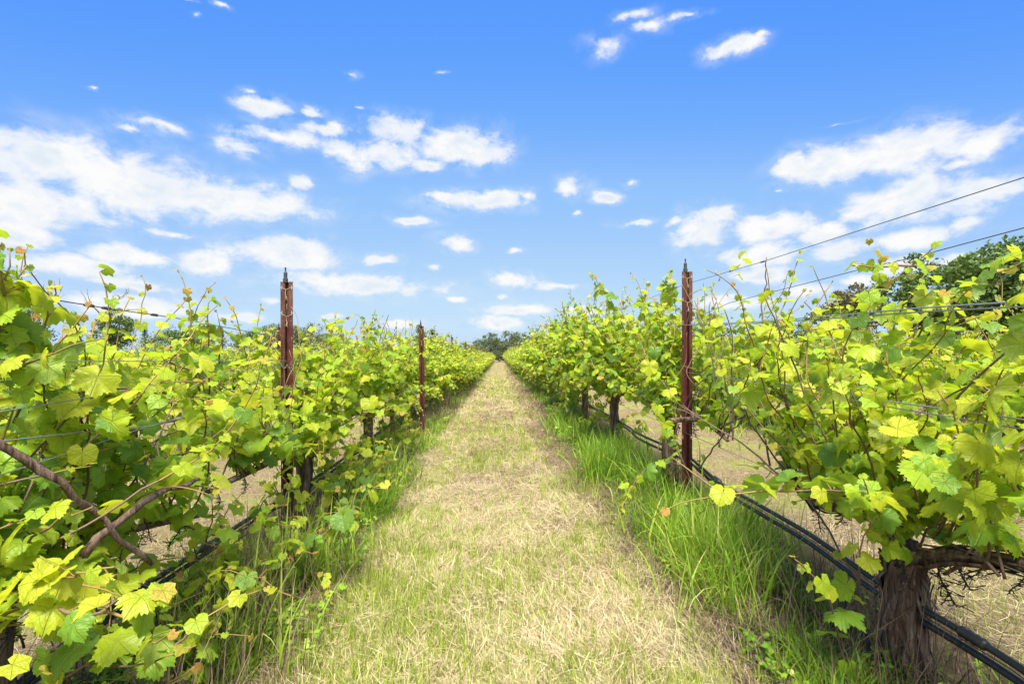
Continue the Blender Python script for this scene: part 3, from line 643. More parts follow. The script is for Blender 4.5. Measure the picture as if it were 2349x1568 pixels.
# left row
def tangle(seed, n, y0, y1, x0=-1.32, s=.05):
    rg = np.random.default_rng(seed); out = []
    for _ in range(n):
        y = rg.uniform(y0, y1); x = x0 + rg.normal(0, .13); z = float(ground_z(x, y)) + rg.uniform(.02, .25); d = np.array([rg.normal(.1, .3), rg.normal(0, .3), 1.0]); p = np.array([x, y, z])
        out.append(([p, p + d * .14, p + d * .26 + (rg.normal(.06, .06), rg.normal(0, .06), 0), p + d * .30 + (rg.normal(.16, .08), rg.normal(0, .1), -.04)], s * rg.uniform(.75, 1.15), {'tipc': .8, 'young': .4}))
    return out
v = gen_vine(31, top=1.70, shoots=58, half=1.1, cz=.56, low=26, hang=16, old=10, trunk_r=.05, leaf_s=.054)
ex = [([at(-25, 425, 1.28), at(30, 447, 1.34), at(62, 472, 1.40), at(95, 500, 1.48), at(125, 530, 1.56), at(165, 560, 1.66)], .05, {'thick': .013}),
      ([at(95, 548, 1.6), at(130, 515, 1.66), at(165, 490, 1.8), at(205, 478, 2.0)], .05, {'thick': .015}),
      ([at(-20, 420, 1.5), at(10, 340, 1.42), at(16, 280, 1.4), at(10, 232, 1.4)], .060, {}), ([at(0, 400, 1.5), at(24, 340, 1.45), at(20, 290, 1.42), at(22, 250, 1.4)], .058, {}), ([at(30, 400, 1.6), at(40, 350, 1.55), at(30, 300, 1.5), at(36, 270, 1.5)], .056, {}),
      ([at(28, 600, 1.3), at(70, 600, 1.12), at(110, 610, 1.0), at(150, 600, .95), at(180, 580, .98)], 0.056, {'young': .1}),
      ([at(10, 620, 1.4), at(40, 590, 1.2), at(80, 570, 1.1), at(120, 560, 1.05)], 0.064, {'young': .2}),
      ([at(20, 560, 1.5), at(60, 520, 1.35), at(100, 500, 1.28)], 0.062, {'young': .3}),
      ([at(5, 420, 1.5), at(8, 340, 1.45), at(4, 280, 1.42), at(8, 240, 1.42)], 0.067, {}), ([at(-5, 380, 1.5), at(14, 320, 1.45), at(10, 270, 1.45), at(0, 235, 1.45)], 0.067, {}),
      ([at(30, 420, 1.7), at(48, 370, 1.62), at(60, 320, 1.6), at(70, 282, 1.6)], 0.063, {}), ([at(90, 430, 1.95), at(105, 390, 1.9), at(120, 350, 1.85), at(135, 300, 1.85)], 0.060, {}),
      ([at(40, 680, 1.5), at(100, 660, 1.45), at(160, 655, 1.4), at(200, 640, 1.4)], 0.055, {}), ([at(120, 690, 1.55), at(180, 640, 1.6), at(230, 600, 1.7), at(270, 580, 1.8)], 0.049, {}),
      ([at(60, 640, 1.5), at(130, 640, 1.35), at(190, 620, 1.3)], 0.059, {})]
ex += tangle(5, 16, 1.55, 2.6)
place_near_vine(v, -1.62, 1.60, 'vine at the left edge with large bright leaves, nearest in the left row', GL, 300, extra=ex, strips=12, prune=[(284, 300, 265, 385, 3.8), (0, 40, 428, 452, 1.4), (45, 100, 465, 500, 1.5), (105, 160, 512, 552, 1.6), (150, 205, 478, 500, 1.8)])
v = gen_vine(32, top=1.72, shoots=58, half=1.1, cz=.62, low=20, hang=14, old=14, trunk_r=.055, leaf_s=.054)
ex = [([at(215, 400, 2.75), at(212, 350, 2.7), at(214, 318, 2.7), at(216, 298, 2.7)], 0.066, {}), ([at(205, 390, 2.7), at(200, 350, 2.65), at(205, 318, 2.65)], 0.066, {}), ([at(222, 380, 2.8), at(226, 340, 2.75), at(220, 312, 2.7)], 0.063, {}),
      ([at(170, 360, 2.5), at(205, 372, 2.6), at(235, 388, 2.7), at(260, 410, 2.8)], .05, {'bare': True}),
      ([at(260, 590, 3.2), at(300, 580, 2.9), at(325, 570, 2.7), at(335, 600, 2.5)], 0.042, {'tipc': .5, 'every': .7})]
ex += tangle(6, 26, 2.6, 4.8)
place_near_vine(v, -1.60, 3.80, 'vine tangled around the foot of the nearest rusty post of the left row', GL, 300, extra=ex, strips=8, prune=[(284, 300, 265, 385, 3.8)])
v = gen_vine(33, top=1.80, shoots=48, half=1.1, cz=.68, low=20, hang=14, old=9, trunk_r=.055, leaf_s=.062)
ex = [([at(330, 380, 5.3), at(332, 345, 5.2), at(336, 325, 5.2), at(338, 312, 5.2)], 0.067, {}), ([at(345, 380, 5.5), at(345, 340, 5.4), at(340, 322, 5.4)], 0.067, {})]
ex += tangle(7, 20, 4.8, 7.0)
place_near_vine(v, -1.62, 5.95, 'leafy vine of the left row just beyond the nearest rusty post', GL, 200, extra=ex)
# further along both rows: hedge-like vines, shared shapes
MIDS = [variant_meshes(gen_vine(40 + i, top=1.95 + .06 * (i % 3), shoots=58, half=1.18, cz=.66, low=26, hang=22, old=8, leaf_s=.068, spread=1.25), 2) for i in range(4)]
FARS = [variant_meshes(gen_vine(50 + i, top=1.95 + .07 * (i % 3), shoots=60, half=1.2, cz=.64, low=40, hang=30, old=4, leaf_s=.080, spread=1.3), 1) for i in range(5)]
def row_label(i, side):
    if i < 12: return f'leafy vine, {ORD[i]} from the camera in the row {side} of the path'
    return f'small distant vine in the dense far stretch of the row {side} of the path'
prg = random.Random(5)
for side, x, y0, dy, grp in (('right', 1.61, 9.0, 2.35, GR), ('left', -1.62, 8.10, 2.15, GL)):
    i = 3; y = y0
    while y < 97:
        if y < 15: place_vine(MIDS[i % 4], x - (.16 if side == 'left' else 0), y, row_label(i, side), grp, math.pi * (i % 2), prg.uniform(.95, 1.12) * (1.05 if side == 'right' else .95), .72 if (side == 'left' and y < 9) else 1.0)
        else: place_vine(FARS[prg.randrange(5)], x, y, row_label(i, side), grp, math.pi * prg.randrange(2), prg.uniform(.86, 1.12) * (.98 if side == 'right' else .84), prg.uniform(.8, 1.15))
        y += dy; i += 1
# outer rows
ROWN = ['second', 'third', 'fourth', 'fifth']
for side, xs, sg in (('right', [4.84, 8.07, 11.30, 14.53], 1), ('left', [-4.85, -8.08, -11.31, -14.54], -1)):
    for r, x in enumerate(xs):
        y = max(2.9, abs(x) * 480 / 545 - .4) + prg.uniform(0, .6); i = 0; grp = f'vines in the {ROWN[r]} row to the {side}'
        yend = 97 if r == 0 else 75
        while y < yend:
            if r == 0 and y < 6.6:
                v = gen_vine(60 + int(y * 10) + sg, top=1.80 if sg > 0 else 1.55, shoots=46, half=1.12, cz=.62, low=8, hang=12, old=12, leaf_s=.054)
                place_near_vine(v, x, y, f'vine of the {ROWN[r]} row to the {side}, {ORD[i]} from the camera', grp, 160)
            else:
                lab = f'vine of the {ROWN[r]} row to the {side}, {ORD[i]} from the camera' if i < 5 else f'distant vine further along the {ROWN[r]} row to the {side}'
                place_vine((MIDS if y < 13 else FARS)[prg.randrange(4)], x, y, lab, grp, math.pi * prg.randrange(2), prg.uniform(.84, .98) if sg > 0 else prg.uniform(.80, .90), prg.uniform(.9, 1.05))
            y += 2.3; i += 1

# ------------------------------------------------------------------ trellis posts
def post_mesh(h=2.0, foot=0.3):
    """notched steel channel: two lips with hooked wire slots on their edges, a recessed channel between"""
    import bmesh
    bm = bmesh.new(); W = .049; zb = -foot; th = .003
    def lip(xo, xi):
        s = 1 if xo > 0 else -1
        hs = []; z = h - .045
        while z > .1: hs.append(z); z -= .2
        pts = [(xi, zb), (xo, zb)]
        for z in reversed(hs):
            e, a, b = xo, xo - s * .008, xo - s * .0135
            pts += [(e, z - .003), (a, z - .003), (a, z - .017), (b, z - .017), (b, z + .017), (a, z + .017), (a, z + .003), (e, z + .003)]
        pts += [(xo, h), (xi, h)]
        if s < 0: pts = pts[::-1]
        vs = [bm.verts.new((x, 0, z)) for x, z in pts]; f = bm.faces.new(vs)
        r = bmesh.ops.extrude_face_region(bm, geom=[f])
        for g in r['geom']:
            if isinstance(g, bmesh.types.BMVert): g.co.y += th
    lip(-W, -.016); lip(W, .022)
    prof = [(-.016, .001), (-.009, .030), (.014, .030), (.022, .001)]
    inn = [(-.016 + .003, .001), (-.009 + .0025, .027), (.014 - .0025, .027), (.022 - .003, .001)]
    ring = prof + inn[::-1]
    lo = [bm.verts.new((x, y, zb)) for x, y in ring]; hi = [bm.verts.new((x, y, h)) for x, y in ring]
    n = len(ring)
    for i in range(n): bm.faces.new((lo[i], lo[(i + 1) % n], hi[(i + 1) % n], hi[i]))
    for q in ((0, 1, 6, 7), (1, 2, 5, 6), (2, 3, 4, 5)): bm.faces.new([hi[k] for k in q])
    bmesh.ops.triangulate(bm, faces=[f for f in bm.faces if len(f.verts) > 4]); bmesh.ops.recalc_face_normals(bm, faces=bm.faces)
    me = bpy.data.meshes.new('channel'); bm.to_mesh(me); bm.free(); me.materials.append(M['rust']); return me
CH = post_mesh()
RIS = MB().lathe([(0, 0), (.012, 0), (.012, .006), (.018, .008), (.0185, .036), (.0135, .040), (.0135, .082), (.009, .088), (.0055, .092), (.005, .108), (.0065, .110), (.0065, .122), (.003, .124), (0, .124)], (0, 0, 0), 14).mesh('riser', M['riser'], False)
def tie_mesh(seed):
    rg = np.random.default_rng(seed); mb = MB()
    mb.tube([(-.036, -.004, .012), (-.02, -.006, .002), (-.004, -.007, -.006), (.015, -.006, 0), (.036, -.004, .010)], .0016, 4)
    mb.tube([(-.004, -.007, -.006), (-.006 + rg.normal(0, .004), -.010, -.03), (rg.normal(0, .006), -.012, -.058)], .0024, 4)
    for _ in range(3): mb.tube([(0, -.012, -.055), (rg.normal(0, .006), -.016, -.07), (rg.normal(0, .012), -.014, -.085)], .0012, 3)
    return mb.mesh('twine_tie', M['twine'])
TIES = [tie_mesh(i) for i in range(3)]
def knot_mesh(seed):
    rg = np.random.default_rng(seed); mb = MB()
    for k in range(3):
        a = np.linspace(0, 14 + k, 40); P = np.stack([-.05 + a * .007, -.008 + .008 * np.cos(a), .012 * np.sin(a) + rg.normal(0, .002, 40)], -1); mb.tube(P, .0022, 4)
    mb.tube(walk(rg, (.03, -.01, 0), (.3, -.4, .8), .09, .015, .4, zmin=-9), .0018, 4); mb.tube(walk(rg, (.02, -.01, 0), (.3, -.4, -.8), .06, .015, .4, zmin=-9), .0018, 4)
    return mb.mesh('wire_knot', M['wire'])
KNOT = knot_mesh(3)
def post(x, y, label, group, top, tilt=0.0, detail=True, knot=None):
    gz = float(ground_z(x, y)); k = (top - gz) / 2.0
    t = thing('vineyard_post', label, 'post', (x, y, gz), 0, group); t.rotation_euler = (0, tilt, prg.uniform(-.12, .12))
    link('channel', CH, t, Matrix.Diagonal((.93, .93, k, 1)))
    link('riser', RIS, t, Matrix.Translation((-.012, .012, 2.0 * k - .012)))
    if detail:
        link('twine_tie', TIES[0], t, Matrix.Translation((0, 0, 2.0 * k - .055))); link('twine_tie', TIES[1], t, Matrix.Translation((.004, 0, 2.0 * k - .262)))
        if knot: link('wire_knot', KNOT, t, Matrix.Translation((0, 0, knot)))
    return t
GP = {'right': 'red steel posts of the row right of the path', 'left': 'red steel posts of the row left of the path'}
post(1.61, 4.08, 'tall rusty red steel post right of the path, nearest the camera', GP['right'], 2.09, .004)
post(-1.62, 3.73, 'rusty red steel post left of the path, nearest the camera, wires twisted on it', GP['left'], 1.935, -.006, knot=1.30)
for side, x, y0, dy, tops in (('right', 1.61, 11.3, 7.05, 2.12), ('left', -1.62, 10.2, 6.4, 1.97)):
    y = y0; i = 1
    while y < 96:
        xx, yy = (-1.36, 8.6) if (side == 'left' and i == 1) else (x, y)
        post(xx, yy, f'rusty red steel post, {ORD[i]} from the camera in the row {side} of the path' if i < 8 else f'tiny distant post far along the row {side} of the path', GP[side], (tops if yy == y else 1.92) + prg.uniform(-.03, .03), prg.uniform(-.015, .015), i < 3)
        y += dy; i += 1
for side, xs, ys in (('right', [4.84, 8.07, 11.3], [11.1, 13.0, 14.0]), ('left', [-4.85, -8.08, -11.31], [10.7, 10.8, 15.0])):
    for r, (x, y) in enumerate(zip(xs, ys)):
        i = 0
        while y < 60:
            post(x, y, f'rusty post in the {ROWN[r]} vine row to the {side}, {ORD[i]} from the camera', f'posts of the {ROWN[r]} row to the {side}', (2.10 if side == 'right' else (2.0, 1.28, 1.28)[r]) + prg.uniform(-.05, .05), prg.uniform(-.02, .02), False)
            y += 6.7; i += 1

# ------------------------------------------------------------------ wires and hoses
def strand(name, label, cat, pts, r, mat, group, sides=5, parts=()):
    """a wire along a row through the points; parts = (name, position, radius, length) sleeves on it"""
    P = np.array(pts, float); t = thing(name, label, cat, P[0], 0, group)
    Q = (smooth_path(P, len(P) * 6) if 'hose' in name else np.concatenate([np.linspace(P[i], P[i + 1], 6, endpoint=False) for i in range(len(P) - 1)] + [P[-1:]]))
    MB().tube(Q - P[0], r, sides).build('strand' if 'wire' in name else 'tube', mat, t, True)
    return t, P[0], Q
def joints(t, P0, Q, ys, name, r, ln, mat):
    for y in ys:
        i = int(np.argmin(np.abs(Q[:, 1] - y))); d = nrm(Q[min(i + 1, len(Q) - 1)] - Q[i - 1]); c = Q[i] - P0
        a = np.linspace(-1, 1, 9)[:, None] * d * ln / 2 + c
        MB().tube(a, np.array([.8, 1.15, .95, 1.15, .95, 1.15, .95, 1.15, .8]) * r, 7).build(name, mat, t, True)
GWr, GWl, GH = 'wires of the row right of the path', 'wires of the row left of the path', 'black irrigation hoses'
def far_pts(x, ys, z): return [(x, y, z) for y in ys]
FARY_R = [11.3, 18.35, 25.4, 46.5, 74.7, 95]; FARY_L = [10.2, 16.6, 23, 42, 74, 95]
wr = .0019
t, a, q = strand('trellis_wire', 'thin dark top wire rising across the sky from the right post', 'wire', [at(1300, 88, .97)] + [at(1024, 177, 1.47), at(872, 226, 2.07), at(767, 260, 2.88), (1.60, 4.07, 1.98)] + far_pts(1.60, FARY_R, 1.95), wr, M['wire_dk'], GWr)
joints(t, a, q, [2.83, 3.3], 'wire_splice', .0045, .05, M['wire_dk'])
strand('trellis_wire', 'slack dark wire below the top one, kinked where it crosses the clouds', 'wire', [at(1300, 155, .97), at(1024, 228, 1.47), at(915, 257, 1.86), at(876, 265, 2.05), at(854, 271, 2.18), at(732, 302, 3.32), (1.62, 4.07, 1.66)] + far_pts(1.62, FARY_R, 1.64), wr, M['wire_dk'], GWr)
for k, (zz, nm) in enumerate([(1.53, 'upper'), (1.515, 'lower')]):
    t, a, q = strand('trellis_wire', f'{nm} strand of the pale wire pair across the right foliage above camera height', 'wire', [at(1500, 270 + 14 * k, .6), at(1024, 300.5 + 5 * k, 1.20), at(930, 306.5 + 4.2 * k, 1.47), at(850, 314 + 2.5 * k, 1.80), at(760, 321 + 1.5 * k, 2.55), (1.62 - .06 * k, 4.075, 1.632 - .004 * k)] + far_pts(1.62 - .05 * k, FARY_R, 1.60), wr + .0006, M['wire'], GWr)
    if k == 0: joints(t, a, q, [2.1], 'wire_splice', .007, .03, M['wire'])
for k, nm in enumerate(('upper', 'lower')):
    strand('trellis_wire', f'{nm} strand of the pale wire pair slanting down across the lower right leaves', 'wire', [at(1100, 430 + 11 * k, 1.02), at(1024, 419 + 9.5 * k, 1.17), at(905, 403 + 6 * k, 1.52), at(800, 386 + 4 * k, 2.1), (1.60 + .03 * k, 4.07, 1.225 - .004 * k)] + far_pts(1.60 + .03 * k, FARY_R, 1.21), wr + .0004, M['wire'], GWr)
strand('trellis_wire', 'low cordon wire of the right row under the vine arms', 'wire', [(1.61, .6, .72), (1.61, 1.9, .69), (1.61, 4.07, .70)] + far_pts(1.61, FARY_R, .75), wr, M['wire'], GWr)
t, a, q = strand('trellis_wire', 'top wire sloping down from the left edge to the left post', 'wire', [at(-60, 282, 1.4), at(0, 290, 1.56), at(60, 300, 1.77), at(115, 309, 2.02), at(180, 318, 2.44), (-1.64, 3.70, 1.50)] + far_pts(-1.62, FARY_L, 1.50), wr + .0003, M['wire_dk'], GWl)
joints(t, a, q, [1.92, 2.03, 2.3], 'wire_splice', .006, .045, M['wire_dk'])
strand('trellis_wire', 'level pale wire at camera height across the left foliage', 'wire', [at(-60, 361, 1.2), at(80, 361, 1.6), at(200, 360.5, 2.3), (-1.64, 3.70, 1.325)] + far_pts(-1.62, FARY_L, 1.33), wr, M['wire'], GWl)
strand('trellis_wire', 'pale wire sagging from the twisted knot on the left post', 'wire', [at(-40, 446, 1.22), at(0, 440, 1.30), at(91, 430, 1.6), at(160, 424, 1.95), at(200, 411, 2.3), at(250, 388, 2.9), (-1.65, 3.70, 1.305)], wr + .0003, M['wire'], GWl)
strand('trellis_wire', 'lowest of the pale wires slanting up through the left leaves', 'wire', [at(-40, 485, 1.22), at(0, 476, 1.30), at(83, 449, 1.58), at(151, 426, 1.93), at(242, 403, 2.75), (-1.62, 3.70, 1.08)] + far_pts(-1.62, FARY_L, 1.08), wr, M['wire'], GWl)
strand('trellis_wire', 'thin wire from the left post slanting gently down to the left', 'wire', [at(0, 412, 1.32), at(100, 396, 1.66), at(145, 387, 1.92), at(285, 364, 3.68)], wr, M['wire'], GWl)
for r, x in enumerate([4.84, 8.07]):
    for z, nm in ((1.62, 'upper'), (1.15, 'lower')): strand('trellis_wire', f'{nm} wire of the {ROWN[r]} vine row to the right', 'wire', [(x, 3, z), (x, 11.1, z), (x, 60, z)], .0018, M['wire'], 'wires of the outer rows')
for r, x in enumerate([-4.85, -8.08]):
    for z, nm in ((1.45, 'upper'), (1.0, 'lower')): strand('trellis_wire', f'{nm} wire of the {ROWN[r]} vine row to the left', 'wire', [(x, 3, z), (x, 10.7, z), (x, 60, z)], .0018, M['wire'], 'wires of the outer rows')
# hoses
FY = [18.3, 25, 46, 90]
t, a, q = strand('irrigation_hose', 'upper of two black hoses slung along the right row', 'hose', [at(1200, 800, 1.1), at(1024, 669, 1.47), at(889, 588, 1.98), at(815, 537, 2.45), at(765, 508, 2.9), at(724, 485, 3.45), at(702, 467, 3.95), (1.70, 4.4, .46), at(640, 434, 5.4), (1.66, 6.7, .46), (1.66, 11.3, .46)] + [(1.66, y, .46) for y in FY], .0125, M['hose'], GH, 10)
joints(t, a, q, [3.55], 'coupling', .0215, .13, M['hose']); joints(t, a, q, [1.62], 'tape_band', .018, .10, M['hose'])
strand('irrigation_hose', 'lower of two black hoses slung along the right row', 'hose', [at(1200, 818, 1.1), at(1024, 684, 1.47), at(889, 600, 1.98), at(815, 546, 2.45), at(765, 516, 2.9), at(724, 491, 3.45), at(702, 472, 3.95), (1.72, 4.4, .40), at(640, 439, 5.4), (1.69, 6.7, .41), (1.69, 11.3, .41)] + [(1.69, y, .41) for y in FY], .0130, M['hose'], GH, 10)
strand('support_wire', 'copper brown wire running between the two right hoses', 'wire', [at(1200, 809, 1.1), at(1024, 676.5, 1.47), at(889, 594, 1.98), at(815, 541.5, 2.45), at(765, 512, 2.9), at(724, 488, 3.45), at(702, 469.5, 3.95), (1.71, 4.4, .43)], .0025, M['wire_rust'], None)
t, a, q = strand('irrigation_hose', 'upper black hose slung along the left row', 'hose', [at(-40, 735, 1.45), at(30, 676, 1.66), at(110, 610, 2.0), at(190, 556, 2.55), at(262, 510, 3.3), at(300, 488, 3.9), at(355, 450, 5.4), (-1.60, 7.0, .36), (-1.60, 10.2, .38), (-1.60, 16.6, .38), (-1.60, 42, .38), (-1.60, 90, .38)], .0140, M['hose'], GH, 10)
joints(t, a, q, [2.7], 'tape_band', .019, .09, M['hose'])
strand('irrigation_hose', 'lower black hose slung along the left row', 'hose', [at(-40, 745, 1.45), at(32, 684, 1.66), at(112, 617, 2.0), at(192, 562, 2.55), at(263, 515, 3.3), at(300, 493, 3.9), at(355, 454, 5.4), (-1.62, 7.0, .33), (-1.62, 10.2, .35), (-1.62, 16.6, .35), (-1.62, 42, .35), (-1.62, 90, .35)], .0125, M['hose'], GH, 10)
for r, (x, side) in enumerate(((4.80, 'right'), (-4.80, 'left'))): strand('irrigation_hose', f'black hose along the second vine row to the {side}', 'hose', [(x, 3.5, .42), (x, 11, .40), (x, 30, .42), (x, 60, .42)], .016, M['hose'], GH, 7)

# ------------------------------------------------------------------ grass and straw
def vnoise(x, y, sc, seed):
    """smooth value noise 0..1 for patchiness"""
    rg = np.random.default_rng(seed); T = rg.random((64, 64)); u = x * sc; v = y * sc
    i = np.floor(u).astype(int); j = np.floor(v).astype(int); a = u - i; b = v - j; a = a * a * (3 - 2 * a); b = b * b * (3 - 2 * b)
    g = lambda p, q: T[p % 64, q % 64]
    return (g(i, j) * (1 - a) + g(i + 1, j) * a) * (1 - b) + (g(i, j + 1) * (1 - a) + g(i + 1, j + 1) * a) * b
def path_edges(y):
    l = np.interp(y, [1, 2, 4, 8, 16, 40, 100], [-.80, -.83, -.98, -1.06, -.98, -.85, -.8]); r = np.interp(y, [1, 2, 4, 8, 16, 40, 100], [1.08, 1.04, .92, .74, .78, .8, .8]); return l, r
def rowdist(x): return np.abs(((x - 1.61) / 3.23 + 0.5) % 1.0 - 0.5) * 3.23
def scatter(rg, n, x0, x1, y0, y1, power=1.6):
    """points denser towards the camera"""
    u = rg.random(n); k = 1 - power
    y = (y0 ** k + u * (y1 ** k - y0 ** k)) ** (1 / k) if abs(k) > 1e-6 else y0 * (y1 / y0) ** u
    return rg.uniform(x0, x1, n), y
def in_view(x, y, m=40): sx = 499 + x * 480 / y; return (sx > -m) & (sx < 1024 + m)
def ribbons(name, label, cat, mat, x, y, z0, az, lean, length, width, segs, curl, rg, flat=False):
    """n bent ribbons; flat ones lie on the ground with their width level, the others stand"""
    n = len(x); u = np.linspace(0, 1, segs + 1); base = np.stack([x, y, z0], -1)
    d = np.stack([np.cos(az), np.sin(az), 0 * az], -1); side = np.stack([-np.sin(az), np.cos(az), 0 * az], -1)
    ang = lean[:, None] + curl[:, None] * u[None] ** 1.3                       # angle from vertical
    st = length[:, None] / segs
    h = np.concatenate([np.zeros((n, 1)), np.cumsum(np.sin(ang[:, 1:]) * st, 1)], 1); v = np.concatenate([np.zeros((n, 1)), np.cumsum(np.cos(ang[:, 1:]) * st, 1)], 1)
    C = base[:, None] + d[:, None] * h[..., None] + np.array([0, 0, 1.0]) * v[..., None]
    if flat: C = C + side[:, None] * (rg.normal(0, .10, n)[:, None] * length[:, None] * (u[None] - .5) ** 2 * 4)[..., None]
    tw = rg.uniform(-.9, .9, n) if not flat else rg.uniform(-.5, .5, n)
    sv = side * np.cos(tw)[:, None] + (d * np.sin(tw)[:, None] if not flat else np.array([0, 0, 1.0]) * np.sin(tw)[:, None])
    taper = (1 - u ** 2) if not flat else np.ones_like(u) * .9
    W = width[:, None] * np.maximum(taper, .06)[None] * .5
    V = np.stack([C - sv[:, None] * W[..., None], C + sv[:, None] * W[..., None]], 2).reshape(n, -1, 3)
    q = np.arange(segs)[:, None] * 2 + np.array([0, 1, 3, 2]); Q = (q[None] + (np.arange(n) * 2 * (segs + 1))[:, None, None]).reshape(-1, 4)
    o = MB().quads(V.reshape(-1, 3), Q).build(name, mat, None, True); kind(o, 'stuff'); o['label'] = label; o['category'] = cat
    return o
def build_ground_cover():
    rg = np.random.default_rng(77)
    # mown straw lying in the alleys
    x, y = scatter(rg, 330000, -12, 12, 1.1, 75, 2.0); x2, y2 = scatter(rg, 150000, -1.25, 1.25, 1.7, 70, 2.0); x = np.concatenate([x, x2]); y = np.concatenate([y, y2])
    l, r = path_edges(y); inn = (x > l - .12) & (x < r + .12 - np.where(y < 9, .24, 0) * (.4 + vnoise(x, y, 1.5, 9))); other = (np.abs(x) > 2.05) & (rowdist(x) > .5)
    keep = in_view(x, y) & (inn | (other & (rg.random(len(x)) < .55)))
    dens = vnoise(x, y, 1.6, 1) * .6 + vnoise(x, y, 4.5, 2) * .4; keep &= rg.random(len(x)) < np.clip((dens - .18) * 2.6, .25, 1)
    x, y = x[keep], y[keep]; n = len(x); print('straw', n)
    # matted clumps of clippings
    k = 620; tx, ty = scatter(rg, k, -1.05, 1.05, 1.75, 14, 1.7); l, r = path_edges(ty); m = (tx > l) & (tx < r - .1); tx, ty = tx[m], ty[m]; k = len(tx); nb = rg.integers(22, 60, k)
    ca = np.repeat(rg.uniform(0, 6.28, k), nb); nc = len(ca); a_ = rg.normal(0, .07, nc); b_ = rg.normal(0, .035, nc); sc_ = np.repeat(rg.uniform(.6, 1.5, k), nb)
    x = np.concatenate([x, np.repeat(tx, nb) + (np.cos(ca) * a_ - np.sin(ca) * b_) * sc_]); y = np.concatenate([y, np.repeat(ty, nb) + (np.sin(ca) * a_ + np.cos(ca) * b_) * sc_]); clump = np.concatenate([np.zeros(n, bool), np.ones(nc, bool)]); n0 = n; n = len(x)
    pil = vnoise(x, y, 2.4, 3) * vnoise(x, y, 6, 4)
    az = vnoise(x, y, 2.2, 5) * 9 + rg.normal(0, 1.5, n); az[n0:] = ca + rg.normal(0, .38, n - n0); pil = np.where(clump, .55 + .45 * rg.random(n), pil); lf = np.clip(y / 5, 1, 4) * np.where(clump, 1.15, 1)
    ribbons('straw', 'pale mown straw lying over the path and the alleys between vines', 'straw', M['straw'], x, y, ground_z(x, y) + .004 + .05 * pil * rg.random(n) + .012 * rg.random(n), az, R(90) + rg.normal(-.12, .22, n), rg.uniform(.03, .16, n) * (.6 + .4 * lf), .0011 * np.exp(np.minimum(rg.exponential(.38, n), .95)) * lf, 2, rg.normal(.12, .28, n), rg, True)
    # brown thatch along the right edge of the path and in worn patches
    x, y = scatter(rg, 120000, -1.5, 1.7, 1.5, 60, 1.8); l, r = path_edges(y)
    e1 = np.abs(x - r - .06) < .26 * (.5 + vnoise(x, y, 1.5, 9)); e2 = np.abs(x - l + .08) < .09; pt = ((vnoise(x, y, .9, 21) > .74) & (np.abs(x) < .6)) | (np.hypot((x + .02) / .42, (y - 7.0) / .8) < 1) | (np.hypot((x + .05) / .4, (y - 10.6) / 1.3) < 1)
    keep = in_view(x, y) & (e1 | (e2 & (rg.random(len(x)) < .5)) | (pt & (rg.random(len(x)) < .35))); x, y = x[keep], y[keep]; n = len(x); lf = np.clip(y / 5, 1, 4)
    ribbons('thatch', 'matted brown dead grass along the edges of the path', 'dead grass', M['thatch'], x, y, ground_z(x, y) + .012 + .04 * rg.random(n), rg.uniform(0, 6.28, n), R(90) + rg.normal(-.14, .2, n), rg.uniform(.05, .16, n) * (.7 + .3 * lf), rg.uniform(.002, .004, n) * lf, 2, rg.normal(.1, .3, n), rg, True)
    # short fresh grass coming through
    x, y = scatter(rg, 260000, -12, 12, 1.2, 70, 1.9); x2, y2 = scatter(rg, 110000, -1.2, 1.2, 1.7, 70, 1.9); x = np.concatenate([x, x2]); y = np.concatenate([y, y2]); l, r = path_edges(y)
    pat = .55 * vnoise(x, y, 1.2, 31) + .45 * vnoise(x, y, 5.5, 32); al = rowdist(x)
    keep = in_view(x, y) & (((x > l - .1) & (x < r + .05)) | ((np.abs(x) > 2.0) & (al > .5) & (rg.random(len(x)) < .5))) & (rg.random(len(x)) < np.clip((pat - .43) * 5.5, 0.06, 1)); x, y = x[keep], y[keep]; n = len(x); lf = np.clip(y / 4, 1, 5)
    print('turf', n)
    ribbons('mown_grass', 'short fresh green grass growing up through the straw', 'grass', M['turf'], x, y, ground_z(x, y) - .005, rg.uniform(0, 6.28, n), np.abs(rg.normal(.05, .28, n)), rg.uniform(.035, .10, n) * np.where(rg.random(n) < .12, 1.5, 1), rg.uniform(.0018, .0040, n) * lf, 2, rg.normal(.2, .3, n), rg)
    # wide bladed tufts
    k = 3400; tx, ty = scatter(rg, k, -1.15, 1.1, 1.75, 30, 1.7); l, r = path_edges(ty); pt = vnoise(tx, ty, 1.3, 31)
    m = (tx > l - .1) & (tx < r) & (rg.random(k) < np.clip((pt - .3) * 2.2, .12, 1)); tx, ty = tx[m], ty[m]; nb = rg.integers(4, 13, len(tx))
    x = np.repeat(tx, nb); y = np.repeat(ty, nb); n = len(x); x = x + rg.normal(0, .022, n); y = y + rg.normal(0, .022, n); lf = np.clip(y / 5, 1, 4)
    ribbons('grass_tufts', 'lime green wide bladed grass tufts standing in the straw of the path', 'grass', M['turf'], x, y, ground_z(x, y) - .005, rg.uniform(0, 6.28, n), np.abs(rg.normal(.05, .2, n)), rg.uniform(.05, .15, n), rg.uniform(.0045, .0085, n) * lf, 3, rg.normal(.15, .25, n), rg)
    # long grass under the rows
    xs, ys, ls = [], [], []
